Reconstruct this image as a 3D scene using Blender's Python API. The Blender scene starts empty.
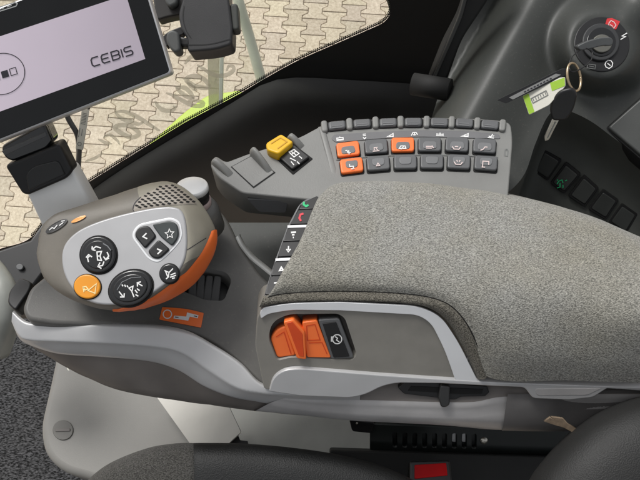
import bpy, bmesh, math, random
from mathutils import Vector, noise
from mathutils.bvhtree import BVHTree
from mathutils.geometry import tessellate_polygon
random.seed(7)
S = bpy.context.scene
COL = S.collection

# ------------------------------------------------------------------ camera
PITCH = math.radians(57); FPX = 700.0; DIST = 0.80
R = Vector((1, 0, 0)); F = Vector((0, math.cos(PITCH), -math.sin(PITCH))); U = Vector((0, math.sin(PITCH), math.cos(PITCH)))
CAM = -DIST * F
cd = bpy.data.cameras.new('camera'); cam = bpy.data.objects.new('camera', cd); COL.objects.link(cam)
cam.location = CAM; cam.rotation_euler = (math.radians(90) - PITCH, 0, 0)
cd.sensor_width = 36; cd.lens = 36 * FPX / 640; cd.clip_start = 0.02; cd.clip_end = 500
S.camera = cam

# measured image points -> world points
def ray(x, y): return F + (x - 320) / FPX * R + (240 - y) / FPX * U
def D(x, y, d): return CAM + d * ray(x, y)
def Z(x, y, z):
    r = ray(x, y); return CAM + r * ((z - CAM.z) / r.z)
class Plane:
    def __init__(s, a, b, c):
        s.o = D(*a) if not isinstance(a, Vector) else a
        p = D(*b) if not isinstance(b, Vector) else b
        q = D(*c) if not isinstance(c, Vector) else c
        s.n = (p - s.o).cross(q - s.o).normalized()
        if s.n.dot(CAM - s.o) < 0: s.n = -s.n
        s.u = (R - s.n * R.dot(s.n)).normalized(); s.v = s.n.cross(s.u)
    def pt(s, x, y, h=0):
        r = ray(x, y); t = (s.o + s.n * h - CAM).dot(s.n) / r.dot(s.n); return CAM + r * t
    def uv(s, x, y):
        p = s.pt(x, y) - s.o; return (p.dot(s.u), p.dot(s.v))
    def xyz(s, u, v, h=0): return s.o + s.u * u + s.v * v + s.n * h
    def up(s, h):
        q = Plane.__new__(Plane); q.o = s.o + s.n * h; q.n, q.u, q.v = s.n, s.u, s.v; return q
def ZP(z):
    return Plane(Z(200, 300, z), Z(400, 300, z), Z(300, 200, z))
class Skin:          # the surface of a finished mesh
    def __init__(s, obs):
        vs = []; fs = []
        for o in obs:
            b = len(vs); vs += [v.co.copy() for v in o.data.vertices]; fs += [[i + b for i in p.vertices] for p in o.data.polygons]
        s.t = BVHTree.FromPolygons(vs, fs)
    def pt(s, x, y, h=0):
        d = ray(x, y).normalized(); p, n, i, l = s.t.ray_cast(CAM, d)
        if p is None: return None
        if n.dot(d) > 0: n = -n
        return p + n * h

# ------------------------------------------------------------------ materials
def lin(c): return tuple((v / 255 / 12.92 if v / 255 <= .04045 else ((v / 255 + .055) / 1.055) ** 2.4) for v in c)
MATS = {}
def mat(name, rgb, rough=.5, metal=0, var=.12, vscale=25, bump=.06, bscale=900, spec=.5, emit=0, dust=0, coat=0):
    m = bpy.data.materials.new(name); m.use_nodes = True; nt = m.node_tree; N = nt.nodes; L = nt.links
    b = N['Principled BSDF']; c = lin(rgb)
    b.inputs['Metallic'].default_value = metal; b.inputs['Specular IOR Level'].default_value = spec
    b.inputs['Coat Weight'].default_value = coat; b.inputs['Coat Roughness'].default_value = .12
    tc = N.new('ShaderNodeTexCoord')
    n1 = N.new('ShaderNodeTexNoise'); n1.inputs['Scale'].default_value = vscale; n1.inputs['Detail'].default_value = 5
    L.new(tc.outputs['Object'], n1.inputs['Vector'])
    r = N.new('ShaderNodeValToRGB'); r.color_ramp.elements[0].position = .3; r.color_ramp.elements[1].position = .7
    r.color_ramp.elements[0].color = (*[v * (1 - var) for v in c], 1); r.color_ramp.elements[1].color = (*[min(1, v * (1 + var)) for v in c], 1)
    L.new(n1.outputs['Fac'], r.inputs['Fac']); out = r.outputs['Color']
    if dust:
        n3 = N.new('ShaderNodeTexNoise'); n3.inputs['Scale'].default_value = 260; n3.inputs['Detail'].default_value = 3; n3.inputs['Roughness'].default_value = .7
        L.new(tc.outputs['Object'], n3.inputs['Vector'])
        r3 = N.new('ShaderNodeValToRGB'); r3.color_ramp.elements[0].position = .60; r3.color_ramp.elements[1].position = .80
        r3.color_ramp.elements[1].color = (dust, dust, dust, 1)
        L.new(n3.outputs['Fac'], r3.inputs['Fac'])
        mx = N.new('ShaderNodeMixRGB'); mx.inputs[2].default_value = (.36, .33, .28, 1)
        L.new(r3.outputs['Color'], mx.inputs[0]); L.new(out, mx.inputs[1]); out = mx.outputs[0]
    L.new(out, b.inputs['Base Color'])
    rr = N.new('ShaderNodeMapRange'); rr.inputs['To Min'].default_value = max(.02, rough - .09); rr.inputs['To Max'].default_value = min(1, rough + .09)
    L.new(n1.outputs['Fac'], rr.inputs['Value']); L.new(rr.outputs[0], b.inputs['Roughness'])
    if bump:
        n2 = N.new('ShaderNodeTexNoise'); n2.inputs['Scale'].default_value = bscale; n2.inputs['Detail'].default_value = 2
        L.new(tc.outputs['Object'], n2.inputs['Vector'])
        bp = N.new('ShaderNodeBump'); bp.inputs['Strength'].default_value = bump; bp.inputs['Distance'].default_value = .001
        L.new(n2.outputs['Fac'], bp.inputs['Height']); L.new(bp.outputs[0], b.inputs['Normal'])
    if emit:
        b.inputs['Emission Color'].default_value = (*c, 1); b.inputs['Emission Strength'].default_value = emit
    MATS[name] = m; return m
def fabric(name, dark, light, scale, bump, stain=None):
    m = bpy.data.materials.new(name); m.use_nodes = True; nt = m.node_tree; N = nt.nodes; L = nt.links
    b = N['Principled BSDF']; b.inputs['Roughness'].default_value = .95; b.inputs['Specular IOR Level'].default_value = .15
    b.inputs['Sheen Weight'].default_value = .12
    tc = N.new('ShaderNodeTexCoord'); mp = N.new('ShaderNodeMapping'); mp.inputs['Scale'].default_value = (.75, 1.7, 1.3); mp.inputs['Rotation'].default_value = (0, 0, .55)
    L.new(tc.outputs['Object'], mp.inputs['Vector'])
    n = N.new('ShaderNodeTexNoise'); n.inputs['Scale'].default_value = scale; n.inputs['Detail'].default_value = 3; n.inputs['Roughness'].default_value = .6
    v = N.new('ShaderNodeTexVoronoi'); v.inputs['Scale'].default_value = scale * 1.2
    L.new(mp.outputs[0], n.inputs['Vector']); L.new(mp.outputs[0], v.inputs['Vector'])
    ad = N.new('ShaderNodeMath'); ad.operation = 'MULTIPLY_ADD'; ad.inputs[1].default_value = -.22
    L.new(v.outputs['Distance'], ad.inputs[0]); L.new(n.outputs['Fac'], ad.inputs[2])
    r = N.new('ShaderNodeValToRGB'); r.color_ramp.elements[0].position = .26; r.color_ramp.elements[1].position = .56
    r.color_ramp.elements[0].color = (*lin(dark), 1); r.color_ramp.elements[1].color = (*lin(light), 1)
    L.new(ad.outputs[0], r.inputs['Fac'])
    big = N.new('ShaderNodeTexNoise'); big.inputs['Scale'].default_value = 9; big.inputs['Detail'].default_value = 3
    L.new(tc.outputs['Object'], big.inputs['Vector'])
    r2 = N.new('ShaderNodeValToRGB'); r2.color_ramp.elements[0].position = .35; r2.color_ramp.elements[1].position = .72
    r2.color_ramp.elements[0].color = (1.04, 1.04, 1.04, 1); r2.color_ramp.elements[1].color = (.93, .89, .79, 1)
    L.new(big.outputs['Fac'], r2.inputs['Fac'])
    mx = N.new('ShaderNodeMixRGB'); mx.blend_type = 'MULTIPLY'; mx.inputs[0].default_value = 1 if stain else .4
    L.new(r.outputs['Color'], mx.inputs[1]); L.new(r2.outputs['Color'], mx.inputs[2]); L.new(mx.outputs[0], b.inputs['Base Color'])
    bp = N.new('ShaderNodeBump'); bp.inputs['Strength'].default_value = bump; bp.inputs['Distance'].default_value = .0015
    L.new(ad.outputs[0], bp.inputs['Height']); L.new(bp.outputs[0], b.inputs['Normal'])
    MATS[name] = m; return m
def leather(name, rgb, scale=330, rough=.5, bump=.5):
    m = mat(name, rgb, rough, bump=0); nt = m.node_tree; N = nt.nodes; L = nt.links
    tc = N.new('ShaderNodeTexCoord'); v = N.new('ShaderNodeTexVoronoi'); v.inputs['Scale'].default_value = scale
    L.new(tc.outputs['Object'], v.inputs['Vector'])
    bp = N.new('ShaderNodeBump'); bp.inputs['Strength'].default_value = bump; bp.inputs['Distance'].default_value = .001
    L.new(v.outputs['Distance'], bp.inputs['Height']); L.new(bp.outputs[0], N['Principled BSDF'].inputs['Normal']); return m

GREY = mat('dark_grey_plastic', (98, 97, 94), .45, bump=.1, bscale=650, dust=.32)
TAUPE = mat('taupe_plastic', (112, 107, 98), .5, bump=.1, bscale=650, dust=.12)
TAUPE2 = mat('fascia_plastic', (130, 127, 120), .45, dust=.08)
TAUPEL = mat('grille_plastic', (158, 150, 139), .55)
UNDER = mat('under_plastic', (106, 101, 97), .5, dust=.06)
BODYG = mat('lower_body_plastic', (166, 164, 163), .42, dust=.05)
SILVER = mat('silver_paint', (186, 186, 186), .34, .3, var=.04, bump=.02, dust=.05)
SILVERB = mat('bright_silver_paint', (228, 229, 230), .32, .3, var=.03, bump=.02)
FACE = mat('silver_face_plastic', (172, 172, 173), .38, .2, var=.04, bump=.02)
POST = mat('post_silver', (232, 232, 229), .4, .0, var=.05, bump=.03, dust=.06)
CONS = mat('mid_grey_plastic', (124, 124, 121), .48, bump=.15, bscale=500, var=.06, dust=.14)
CONSD = mat('button_grey_plastic', (92, 93, 94), .42, var=.06)
CONSI = mat('button_inset_plastic', (112, 113, 114), .4, var=.06)
STRIP = mat('icon_strip_plastic', (108, 108, 109), .4, var=.05)
ORANGE = mat('orange_plastic', (255, 120, 52), .42, var=.06, bump=.02, coat=.15)
YELLOW = mat('yellow_plastic', (228, 178, 20), .42, var=.06, bump=.02)
AMBER = mat('amber_plastic', (232, 150, 22), .4, var=.05, bump=.02, coat=.2)
BLACK = mat('black_plastic', (24, 24, 25), .42, bump=.04)
MATTE = mat('matte_black', (21, 21, 20), .75, bump=.05)
GLOSS = mat('gloss_black', (14, 15, 16), .12, bump=0, coat=.5)
GAP = mat('gap_black', (8, 8, 8), .8, bump=0)
WALLB = mat('wall_black_plastic', (40, 39, 37), .5, vscale=8, bump=.12, bscale=700, dust=.03)
CONR = mat('side_console_plastic', (56, 58, 55), .48, var=.12, vscale=10, bump=.10, bscale=800, dust=.16)
CONRD = mat('side_console_dark', (68, 70, 66), .6, bump=.08)
LIDM = mat('lid_plastic', (60, 62, 60), .4, bump=.12, bscale=700)
WHITE = mat('white_print', (232, 232, 230), .5, var=.02, bump=0)
PINK = mat('pale_pink_print', (214, 196, 192), .5, var=.02, bump=0)
GREENP = mat('green_print', (40, 190, 120), .5, var=.02, bump=0)
REDP = mat('red_print', (214, 60, 72), .5, var=.02, bump=0)
REDL = mat('red_label', (200, 46, 50), .45, var=.05, bump=0)
GREENL = mat('lime_label', (150, 190, 50), .5, var=.05, bump=0)
PAPER = mat('paper_label', (214, 212, 200), .6, var=.05, bump=0)
INK = mat('dark_ink', (40, 38, 46), .6, var=.02, bump=0)
INKG = mat('grey_ink', (110, 112, 110), .6, var=.02, bump=0)
METAL = mat('bright_metal', (190, 186, 176), .28, .9, var=.1, bump=.03)
RINGM = mat('ring_metal', (190, 170, 140), .3, .9, bump=0)
COVER = mat('cover_grey_plastic', (134, 132, 127), .5, var=.07, vscale=12, bump=.12, bscale=700, dust=.2)
PLATEW = mat('pale_metal_plate', (206, 203, 195), .45, .1, var=.05, dust=.1)
PLATEG = mat('grey_metal_plate', (146, 146, 141), .5, .1, var=.10, vscale=18, dust=.25)
FRAMEG = mat('pale_grey_frame', (150, 152, 146), .4, .1)
RAIL = mat('pale_green_grey_paint', (226, 227, 214), .4, var=.06)
LIME = mat('lime_paint', (196, 218, 60), .4, var=.06)
REDB = mat('red_button', (176, 8, 14), .5, bump=0, spec=.15)
BROWN = mat('brown_strap', (124, 108, 90), .8, var=.25, vscale=200)
KNOBTOP = mat('knob_silver', (236, 236, 234), .35, .25, var=.03, bump=0)
RUBBER = mat('pink_grey_ring', (170, 150, 146), .5)
DGLOSS = mat('display_bezel', (13, 14, 14), .16, bump=0)
SCREEN = mat('display_screen', (184, 173, 184), .3, var=.05, vscale=7, bump=0, emit=.2)
STEM = mat('stub_print', (200, 205, 200), .5, var=.02, bump=0)
FAB = fabric('armrest_fabric', (104, 104, 100), (184, 183, 177), 680, .9, True)
FABD = fabric('piping_fabric', (60, 58, 53), (140, 136, 126), 760, .8)
SEATF = fabric('seat_fabric', (48, 47, 45), (100, 99, 96), 700, .8)
CARPET = fabric('carpet_pile', (18, 18, 18), (92, 92, 94), 230, 1.0)
LEATH = leather('black_leather', (20, 21, 21), 620, .6, .35)
LEATH2 = leather('worn_leather', (29, 29, 28), 700, .62, .3)

def glass_mat(name, tint, gl=.05):
    m = bpy.data.materials.new(name); m.use_nodes = True; nt = m.node_tree; N = nt.nodes; L = nt.links
    N.remove(N['Principled BSDF'])
    t = N.new('ShaderNodeBsdfTransparent'); t.inputs[0].default_value = (*tint, 1)
    g = N.new('ShaderNodeBsdfGlossy'); g.inputs['Roughness'].default_value = .03
    n = N.new('ShaderNodeTexNoise'); n.inputs['Scale'].default_value = 8
    mr = N.new('ShaderNodeMapRange'); mr.inputs['To Min'].default_value = gl * .7; mr.inputs['To Max'].default_value = gl * 1.3
    L.new(n.outputs['Fac'], mr.inputs['Value'])
    mx = N.new('ShaderNodeMixShader'); L.new(mr.outputs[0], mx.inputs[0]); L.new(t.outputs[0], mx.inputs[1]); L.new(g.outputs[0], mx.inputs[2])
    L.new(mx.outputs[0], N['Material Output'].inputs['Surface']); return m
GLASS = glass_mat('window_glass', (.93, .95, .92))
def film_mat(name, rgb, alpha):
    m = bpy.data.materials.new(name); m.use_nodes = True; nt = m.node_tree; N = nt.nodes; L = nt.links
    t = N.new('ShaderNodeBsdfTransparent'); d0 = N.new('ShaderNodeBsdfDiffuse'); d0.inputs[0].default_value = (*lin(rgb), 1)
    tr_ = N.new('ShaderNodeBsdfTranslucent'); tr_.inputs[0].default_value = (*lin(rgb), 1); d = N.new('ShaderNodeMixShader'); d.inputs[0].default_value = .6
    L.new(d0.outputs[0], d.inputs[1]); L.new(tr_.outputs[0], d.inputs[2])
    n = N.new('ShaderNodeTexNoise'); n.inputs['Scale'].default_value = 30
    mr = N.new('ShaderNodeMapRange'); mr.inputs['To Min'].default_value = alpha - .12; mr.inputs['To Max'].default_value = alpha + .12
    L.new(n.outputs['Fac'], mr.inputs['Value'])
    mx = N.new('ShaderNodeMixShader'); L.new(mr.outputs[0], mx.inputs[0]); L.new(t.outputs[0], mx.inputs[1]); L.new(d.outputs[0], mx.inputs[2])
    L.new(mx.outputs[0], N['Material Output'].inputs['Surface']); return m
FILM = film_mat('lettering_film', (172, 166, 153), .6)
FROST = film_mat('clear_guard', (196, 194, 182), .6)

def painted_screen_falloff():  # screen brightness fading to the right is painted into its emission
    nt = SCREEN.node_tree; N = nt.nodes; L = nt.links; b = N['Principled BSDF']
    tc = N.new('ShaderNodeTexCoord'); sx = N.new('ShaderNodeSeparateXYZ'); L.new(tc.outputs['Generated'], sx.inputs[0])
    mr = N.new('ShaderNodeMapRange'); mr.inputs['From Min'].default_value = .4; mr.inputs['From Max'].default_value = 1; mr.inputs['To Min'].default_value = .42; mr.inputs['To Max'].default_value = .12
    L.new(sx.outputs[0], mr.inputs['Value']); L.new(mr.outputs[0], b.inputs['Emission Strength'])
painted_screen_falloff()
# ------------------------------------------------------------------ object helpers
ROOTS = []
def thing(name, label, cat, group=None):
    o = bpy.data.objects.new(name, None); COL.objects.link(o); o.empty_display_size = .02
    o['label'] = label; o['category'] = cat
    if group: o['group'] = group
    ROOTS.append(o); return o
def tag(o, label, cat, group=None):
    o['label'] = label; o['category'] = cat
    if group: o['group'] = group
    ROOTS.append(o); return o
def link(name, bm, m, parent=None, flatcaps=(), label=None, recalc=True):
    if recalc: bmesh.ops.recalc_face_normals(bm, faces=bm.faces)
    me = bpy.data.meshes.new(name); bm.to_mesh(me); bm.free(); me.materials.append(m)
    o = bpy.data.objects.new(name, me); COL.objects.link(o)
    if parent: o.parent = parent
    if label: o['label'] = label
    return o

def rnd(pts, default=0, seg=6):
    """(x, y[, radius]) polygon -> polygon with rounded corners"""
    out = []; n = len(pts)
    for i, p in enumerate(pts):
        r = p[2] if len(p) > 2 else default
        a = Vector(pts[i - 1][:2]); b = Vector(p[:2]); c = Vector(pts[(i + 1) % n][:2])
        if r <= 0: out.append(tuple(b)); continue
        da, dc = (a - b), (c - b); la, lc = da.length, dc.length
        k = min(r, la * .48, lc * .48)
        s, e = b + da / la * k, b + dc / lc * k
        for j in range(seg + 1):
            t = j / seg; q = s * (1 - t) ** 2 + b * 2 * t * (1 - t) + e * t * t; out.append((q.x, q.y))
    return out
def ell(cx, cy, rx, ry, rot=0, n=40):
    c, s = math.cos(math.radians(rot)), math.sin(math.radians(rot))
    return [(cx + rx * math.cos(a) * c - ry * math.sin(a) * s, cy + rx * math.cos(a) * s + ry * math.sin(a) * c) for a in [2 * math.pi * i / n for i in range(n)]]
def rect(cx, cy, w, h, rot=0, r=0):
    c, s = math.cos(math.radians(rot)), math.sin(math.radians(rot))
    return [(cx + x * c - y * s, cy + x * s + y * c, r) for x, y in ((-w / 2, -h / 2), (w / 2, -h / 2), (w / 2, h / 2), (-w / 2, h / 2))]
def catmull(P, n, closed=False):
    """resample a polyline of vectors smoothly into n points, evenly by arc length"""
    P = [Vector(p) for p in P]; m = len(P); dense = []
    segs = m if closed else m - 1
    for i in range(segs):
        p1, p2 = P[i], P[(i + 1) % m]
        p0 = P[i - 1] if (i > 0 or closed) else p1 * 2 - p2
        p3 = P[(i + 2) % m] if (i + 2 < m or closed) else p2 * 2 - p1
        d1, d0, d2 = (p2 - p1).length, (p1 - p0).length, (p3 - p2).length
        t1 = (p2 - p0) * (d1 / max(1e-9, d0 + d1)); t2 = (p3 - p1) * (d1 / max(1e-9, d1 + d2))
        for j in range(12):
            t = j / 12; dense.append(p1 * (2*t**3 - 3*t*t + 1) + t1 * (t**3 - 2*t*t + t) + p2 * (-2*t**3 + 3*t*t) + t2 * (t**3 - t*t))
    dense.append(P[0].copy() if closed else P[-1].copy())
    L = [0]
    for a, b in zip(dense, dense[1:]): L.append(L[-1] + (b - a).length)
    out = []; k = 0; cnt = n if closed else n - 1
    for i in range(n):
        s = L[-1] * i / cnt
        while k < len(L) - 2 and L[k + 1] < s: k += 1
        t = (s - L[k]) / max(1e-12, L[k + 1] - L[k]); out.append(dense[k].lerp(dense[k + 1], min(1, t)))
    return out
def offset(P, d):
    """offset a ccw 2-d polygon inward by d"""
    out = []; n = len(P)
    for i in range(n):
        a, b, c = Vector(P[i - 1]), Vector(P[i]), Vector(P[(i + 1) % n])
        e1, e2 = (b - a), (c - b)
        if e1.length < 1e-9: e1 = e2
        if e2.length < 1e-9: e2 = e1
        e1.normalize(); e2.normalize()
        n1, n2 = Vector((-e1.y, e1.x)), Vector((-e2.y, e2.x)); m = n1 + n2
        if m.length < 1e-6: m = n1.copy()
        m.normalize(); k = d / max(.35, m.dot(n1)); out.append((b.x + m.x * k, b.y + m.y * k))
    return out
def area(P): return sum(P[i - 1][0] * P[i][1] - P[i][0] * P[i - 1][1] for i in range(len(P))) / 2
def flips(P, d):
    Q = offset(P, d)
    for i in range(len(P)):
        e = Vector(P[i]) - Vector(P[i - 1]); g = Vector(Q[i]) - Vector(Q[i - 1])
        if e.dot(g) < 0: return True
    return False
def slab(name, pts, pl, depth, r, m, parent=None, h=0, dirv=None, label=None, profile=None, crown=0, holes=(), seg=4):
    """a plate with its face on plane pl (height h), rounded rim of radius r and thickness depth"""
    kpx = r * FPX / max(.2, (pl.pt(*pts[0][:2]) - CAM).dot(F)) * 1.25
    o2 = [pl.uv(x, y) for x, y in rnd([(p[0], p[1], max(p[2], kpx)) if len(p) > 2 and p[2] > 0 else p for p in pts])]
    clean = [p for i, p in enumerate(o2) if (Vector(p) - Vector(o2[i - 1])).length > 1e-6]
    if area(clean) < 0: clean.reverse()
    for _ in range(8):
        if r > 0 and flips(clean, r): r *= .75
    prof = profile or [(r * (1 - math.sin(math.pi / 2 * (1 - j / seg))) if 0 else r * (1 - math.cos(math.pi / 2 * j / seg)), -r + r * math.sin(math.pi / 2 * j / seg)) for j in range(seg + 1)] if r > 0 else [(0, 0)]
    bm = bmesh.new(); dv = dirv if dirv is not None else -pl.n
    rings = [[bm.verts.new(pl.xyz(u, v, h - r) + dv * depth) for u, v in clean]]
    for ins, hh in prof:
        rings.append([bm.verts.new(pl.xyz(u, v, h + hh)) for u, v in offset(clean, ins)])
    n = len(clean)
    for a, b in zip(rings, rings[1:]):
        for i in range(n):
            f = bm.faces.new((a[i - 1], a[i], b[i], b[i - 1])); f.smooth = True
    if holes:
        loops = [rings[-1]]; hw = []
        for hp in holes:
            q = [pl.uv(x, y) for x, y in rnd(hp)]
            q = [p for i, p in enumerate(q) if (Vector(p) - Vector(q[i - 1])).length > 1e-6]
            if area(q) < 0: q.reverse()
            top = [bm.verts.new(pl.xyz(u, v, h)) for u, v in q]; bot = [bm.verts.new(pl.xyz(u, v, h) - pl.n * depth) for u, v in offset(q, .0012)]
            for i in range(len(q)):
                f = bm.faces.new((top[i - 1], top[i], bot[i], bot[i - 1])); f.smooth = True
            loops.append(top)
        tri = tessellate_polygon([[v.co for v in l] for l in loops]); flat = [v for l in loops for v in l]
        for t in tri:
            try: bm.faces.new([flat[i] for i in t])
            except ValueError: pass
    elif crown:
        cu = sum(p[0] for p in clean) / n; cv = sum(p[1] for p in clean) / n
        base = offset(clean, prof[-1][0]); last = rings[-1]
        for k in range(1, 5):
            t = k / 5; ring = [bm.verts.new(pl.xyz(u + (cu - u) * t, v + (cv - v) * t, h + prof[-1][1] + crown * (1 - (1 - t) ** 2))) for u, v in base]
            for i in range(n):
                f = bm.faces.new((last[i - 1], last[i], ring[i], ring[i - 1])); f.smooth = True
            last = ring
        c = bm.verts.new(pl.xyz(cu, cv, h + prof[-1][1] + crown))
        for i in range(n):
            f = bm.faces.new((last[i - 1], last[i], c)); f.smooth = True
    else:
        bm.faces.new(rings[-1])
    bm.faces.new(rings[0])
    return link(name, bm, m, parent, label=label)
def loft(name, rows, m, parent=None, n=32, sub=3, closed=False, label=None, cap=False, sharp=False):
    """smooth surface through rows of world points"""
    g = [catmull(r, n, closed) for r in rows]
    if sub > 1 and not sharp:
        k = (len(g) - 1) * sub + 1; cols = [catmull([g[j][i] for j in range(len(g))], k) for i in range(n)]
        g = [[cols[i][j] for i in range(n)] for j in range(k)]
    bm = bmesh.new(); V = [[bm.verts.new(p) for p in r] for r in g]
    for a, b in zip(V, V[1:]):
        for i in range(0 if closed else 1, n):
            try:
                f = bm.faces.new((a[i - 1], a[i], b[i], b[i - 1])); f.smooth = True
            except ValueError: pass
    if cap:
        bm.faces.new(V[-1]); bm.faces.new(V[0])
    bmesh.ops.remove_doubles(bm, verts=bm.verts, dist=1e-6)
    o = link(name, bm, m, parent, label=label)
    return o
def thicken(o, t):
    md = o.modifiers.new('thickness', 'SOLIDIFY'); md.thickness = t; md.offset = -1; return o
def tube(name, pts, rad, m, parent=None, n=14, k=None, label=None, smooth=True):
    P = catmull(pts, k or max(2, len(pts) * 6)) if smooth else [Vector(p) for p in pts]
    rs = rad if callable(rad) else (lambda t: rad)
    bm = bmesh.new(); rings = []; up = None
    for i, p in enumerate(P):
        t = (P[min(i + 1, len(P) - 1)] - P[max(i - 1, 0)]).normalized()
        if up is None:
            up = Vector((0, 0, 1)) if abs(t.z) < .9 else Vector((1, 0, 0))
        a = (up - t * up.dot(t)).normalized(); up = a; b = t.cross(a); r = rs(i / (len(P) - 1))
        rings.append([bm.verts.new(p + (a * math.cos(w) + b * math.sin(w)) * r) for w in [2 * math.pi * j / n for j in range(n)]])
    for A, B in zip(rings, rings[1:]):
        for i in range(n):
            f = bm.faces.new((A[i - 1], A[i], B[i], B[i - 1])); f.smooth = True
    bm.faces.new(rings[0]); bm.faces.new(rings[-1])
    return link(name, bm, m, parent, label=label)
def ribbon(bm, pts, surf, w, h, closed=False, taper=False, smooth=False):
    if smooth: P = [Vector((p.x, p.y)) for p in catmull([(x, y, 0) for x, y in pts], len(pts) * 5, closed)]
    else: P = [Vector(p[:2]) for p in pts]
    n = len(P); L = []; Q = []
    for i in range(n):
        a = P[i - 1] if (i or closed) else P[0]; c = P[(i + 1) % n] if (i < n - 1 or closed) else P[-1]; b = P[i]
        e1 = (b - a) if (b - a).length > 1e-6 else (c - b); e2 = (c - b) if (c - b).length > 1e-6 else e1
        e1, e2 = e1.normalized(), e2.normalized(); m = Vector((-e1.y - e2.y, e1.x + e2.x))
        if m.length < 1e-6: m = Vector((-e1.y, e1.x))
        m.normalize(); k = w / 2 / max(.5, m.dot(Vector((-e1.y, e1.x))))
        if taper: k *= .35 + .65 * math.sin(math.pi * min(1, max(0, i / (n - 1)))) ** .7
        p, q = surf.pt(*(b + m * k), h), surf.pt(*(b - m * k), h)
        if p is None or q is None: return
        L.append(bm.verts.new(p)); Q.append(bm.verts.new(q))
    for i in range(0 if closed else 1, n):
        bm.faces.new((L[i - 1], L[i], Q[i], Q[i - 1]))
def fillp(bm, pts, surf, h):
    vs = [surf.pt(x, y, h) for x, y in rnd(pts)]
    if any(v is None for v in vs): return
    bm.faces.new([bm.verts.new(v) for v in vs])
def mark(name, surf, m, parent, lines=(), fills=(), w=1.0, h=.0005, smooth=False, label=None, taper=False):
    bm = bmesh.new()
    for l in lines:
        cl = len(l) > 2 and l[0] == l[-1]
        ribbon(bm, l[:-1] if cl else l, surf, w, h, cl, taper, smooth)
    for f in fills: fillp(bm, f, surf, h)
    for f in bm.faces:
        f.normal_update()
        if f.normal.dot(CAM - f.calc_center_median()) < 0: f.normal_flip()
    return link(name, bm, m, parent, label=label, recalc=False)
def xf(lines, cx, cy, s=1, rot=0):
    c, q = math.cos(math.radians(rot)), math.sin(math.radians(rot))
    return [[(cx + s * (x * c - y * q), cy + s * (x * q + y * c)) for x, y in l] for l in lines]
def circ(cx, cy, r, n=18, ry=None): 
    e = ell(cx, cy, r, ry or r, 0, n); return e + [e[0]]
DOWN = Vector((0, 0, -1))

# ================================================================== SETTING
# paved yard: one bedding sheet with interlocking pavers laid on it, gently banked up away from the machine
GA = math.radians(14); GO = Vector((0, 2.2, -3.0))
def gpt(u, v, h=0): return GO + Vector((u, v * math.cos(GA) - h * math.sin(GA), v * math.sin(GA) + h * math.cos(GA)))
m = mat('paver_bedding', (206, 190, 172), .95, var=.2, bump=.4, bscale=120)
bm = bmesh.new(); bm.faces.new([bm.verts.new(gpt(*p)) for p in ((-60, -8), (60, -8), (60, 90), (-60, 90))])
o = link('ground', bm, m); o['kind'] = 'structure'
PW, PH, AMP, GAPW = .138, .136, .019, .003
def paver_mat():
    m = bpy.data.materials.new('concrete_pavers'); m.use_nodes = True; N = m.node_tree.nodes; L = m.node_tree.links; b = N['Principled BSDF']
    b.inputs['Roughness'].default_value = .9
    at = N.new('ShaderNodeAttribute'); at.attribute_name = 'tone'
    tc = N.new('ShaderNodeTexCoord'); n = N.new('ShaderNodeTexNoise'); n.inputs['Scale'].default_value = 55; n.inputs['Detail'].default_value = 6; n.inputs['Roughness'].default_value = .7
    L.new(tc.outputs['Object'], n.inputs['Vector'])
    r = N.new('ShaderNodeValToRGB'); r.color_ramp.elements[0].position = .3; r.color_ramp.elements[1].position = .68
    r.color_ramp.elements[0].color = (*lin((200, 182, 162)), 1); r.color_ramp.elements[1].color = (*lin((246, 231, 214)), 1)
    L.new(n.outputs['Fac'], r.inputs['Fac'])
    mx = N.new('ShaderNodeMixRGB'); mx.blend_type = 'MULTIPLY'; mx.inputs[0].default_value = 1
    L.new(r.outputs['Color'], mx.inputs[1]); L.new(at.outputs['Color'], mx.inputs[2]); L.new(mx.outputs[0], b.inputs['Base Color'])
    n2 = N.new('ShaderNodeTexNoise'); n2.inputs['Scale'].default_value = 90; L.new(tc.outputs['Object'], n2.inputs['Vector'])
    bp = N.new('ShaderNodeBump'); bp.inputs['Strength'].default_value = .5; bp.inputs['Distance'].default_value = .004
    L.new(n2.outputs['Fac'], bp.inputs['Height']); L.new(bp.outputs[0], b.inputs['Normal']); return m
bm = bmesh.new(); cl = bm.loops.layers.float_color.new('tone'); YAW = math.radians(-4)
def prof(t):       # bulge of the side of a paver, t in 0..1 along its length
    a = abs(t - .5) * 2
    return AMP * max(-1, min(1, (a - .5) / .17))
for k in range(-36, 30):
    for j in range(-12, 40):
        x0 = k * PW; y0 = j * PH + (PH / 2 if k % 2 else 0)
        ts = [0, .16, .335, .665, .84, 1]
        rt = [(x0 + PW / 2 + prof(t) - GAPW / 2, y0 + GAPW / 2 + t * (PH - GAPW)) for t in ts]
        lt = [(x0 - PW / 2 - prof(t) + GAPW / 2, y0 + GAPW / 2 + t * (PH - GAPW)) for t in reversed(ts)]
        c, s = math.cos(YAW), math.sin(YAW); lift = .012 + random.uniform(-.0015, .0015)
        P2 = rt + lt
        top = [bm.verts.new(gpt(x * c - y * s, x * s + y * c, lift)) for x, y in offset(P2, .003)]
        bot = [bm.verts.new(gpt(x * c - y * s, x * s + y * c, lift - .004)) for x, y in P2]
        tone = random.uniform(.84, 1.06); tc_ = (tone, tone * random.uniform(.97, 1.0), tone * random.uniform(.94, 1.0), 1)
        fs = [bm.faces.new(top)] + [bm.faces.new((bot[i - 1], bot[i], top[i], top[i - 1])) for i in range(len(top))]
        for f in fs:
            for l in f.loops: l[cl] = tc_
o = link('paving', bm, paver_mat()); o['kind'] = 'structure'

# cab floor
pl = ZP(-.72)
fl = slab('floor', [(-140, 318), (150, 318), (330, 330), (900, 300), (900, 640), (-140, 640)], pl, .04, .003, CARPET); fl['kind'] = 'structure'

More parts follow.
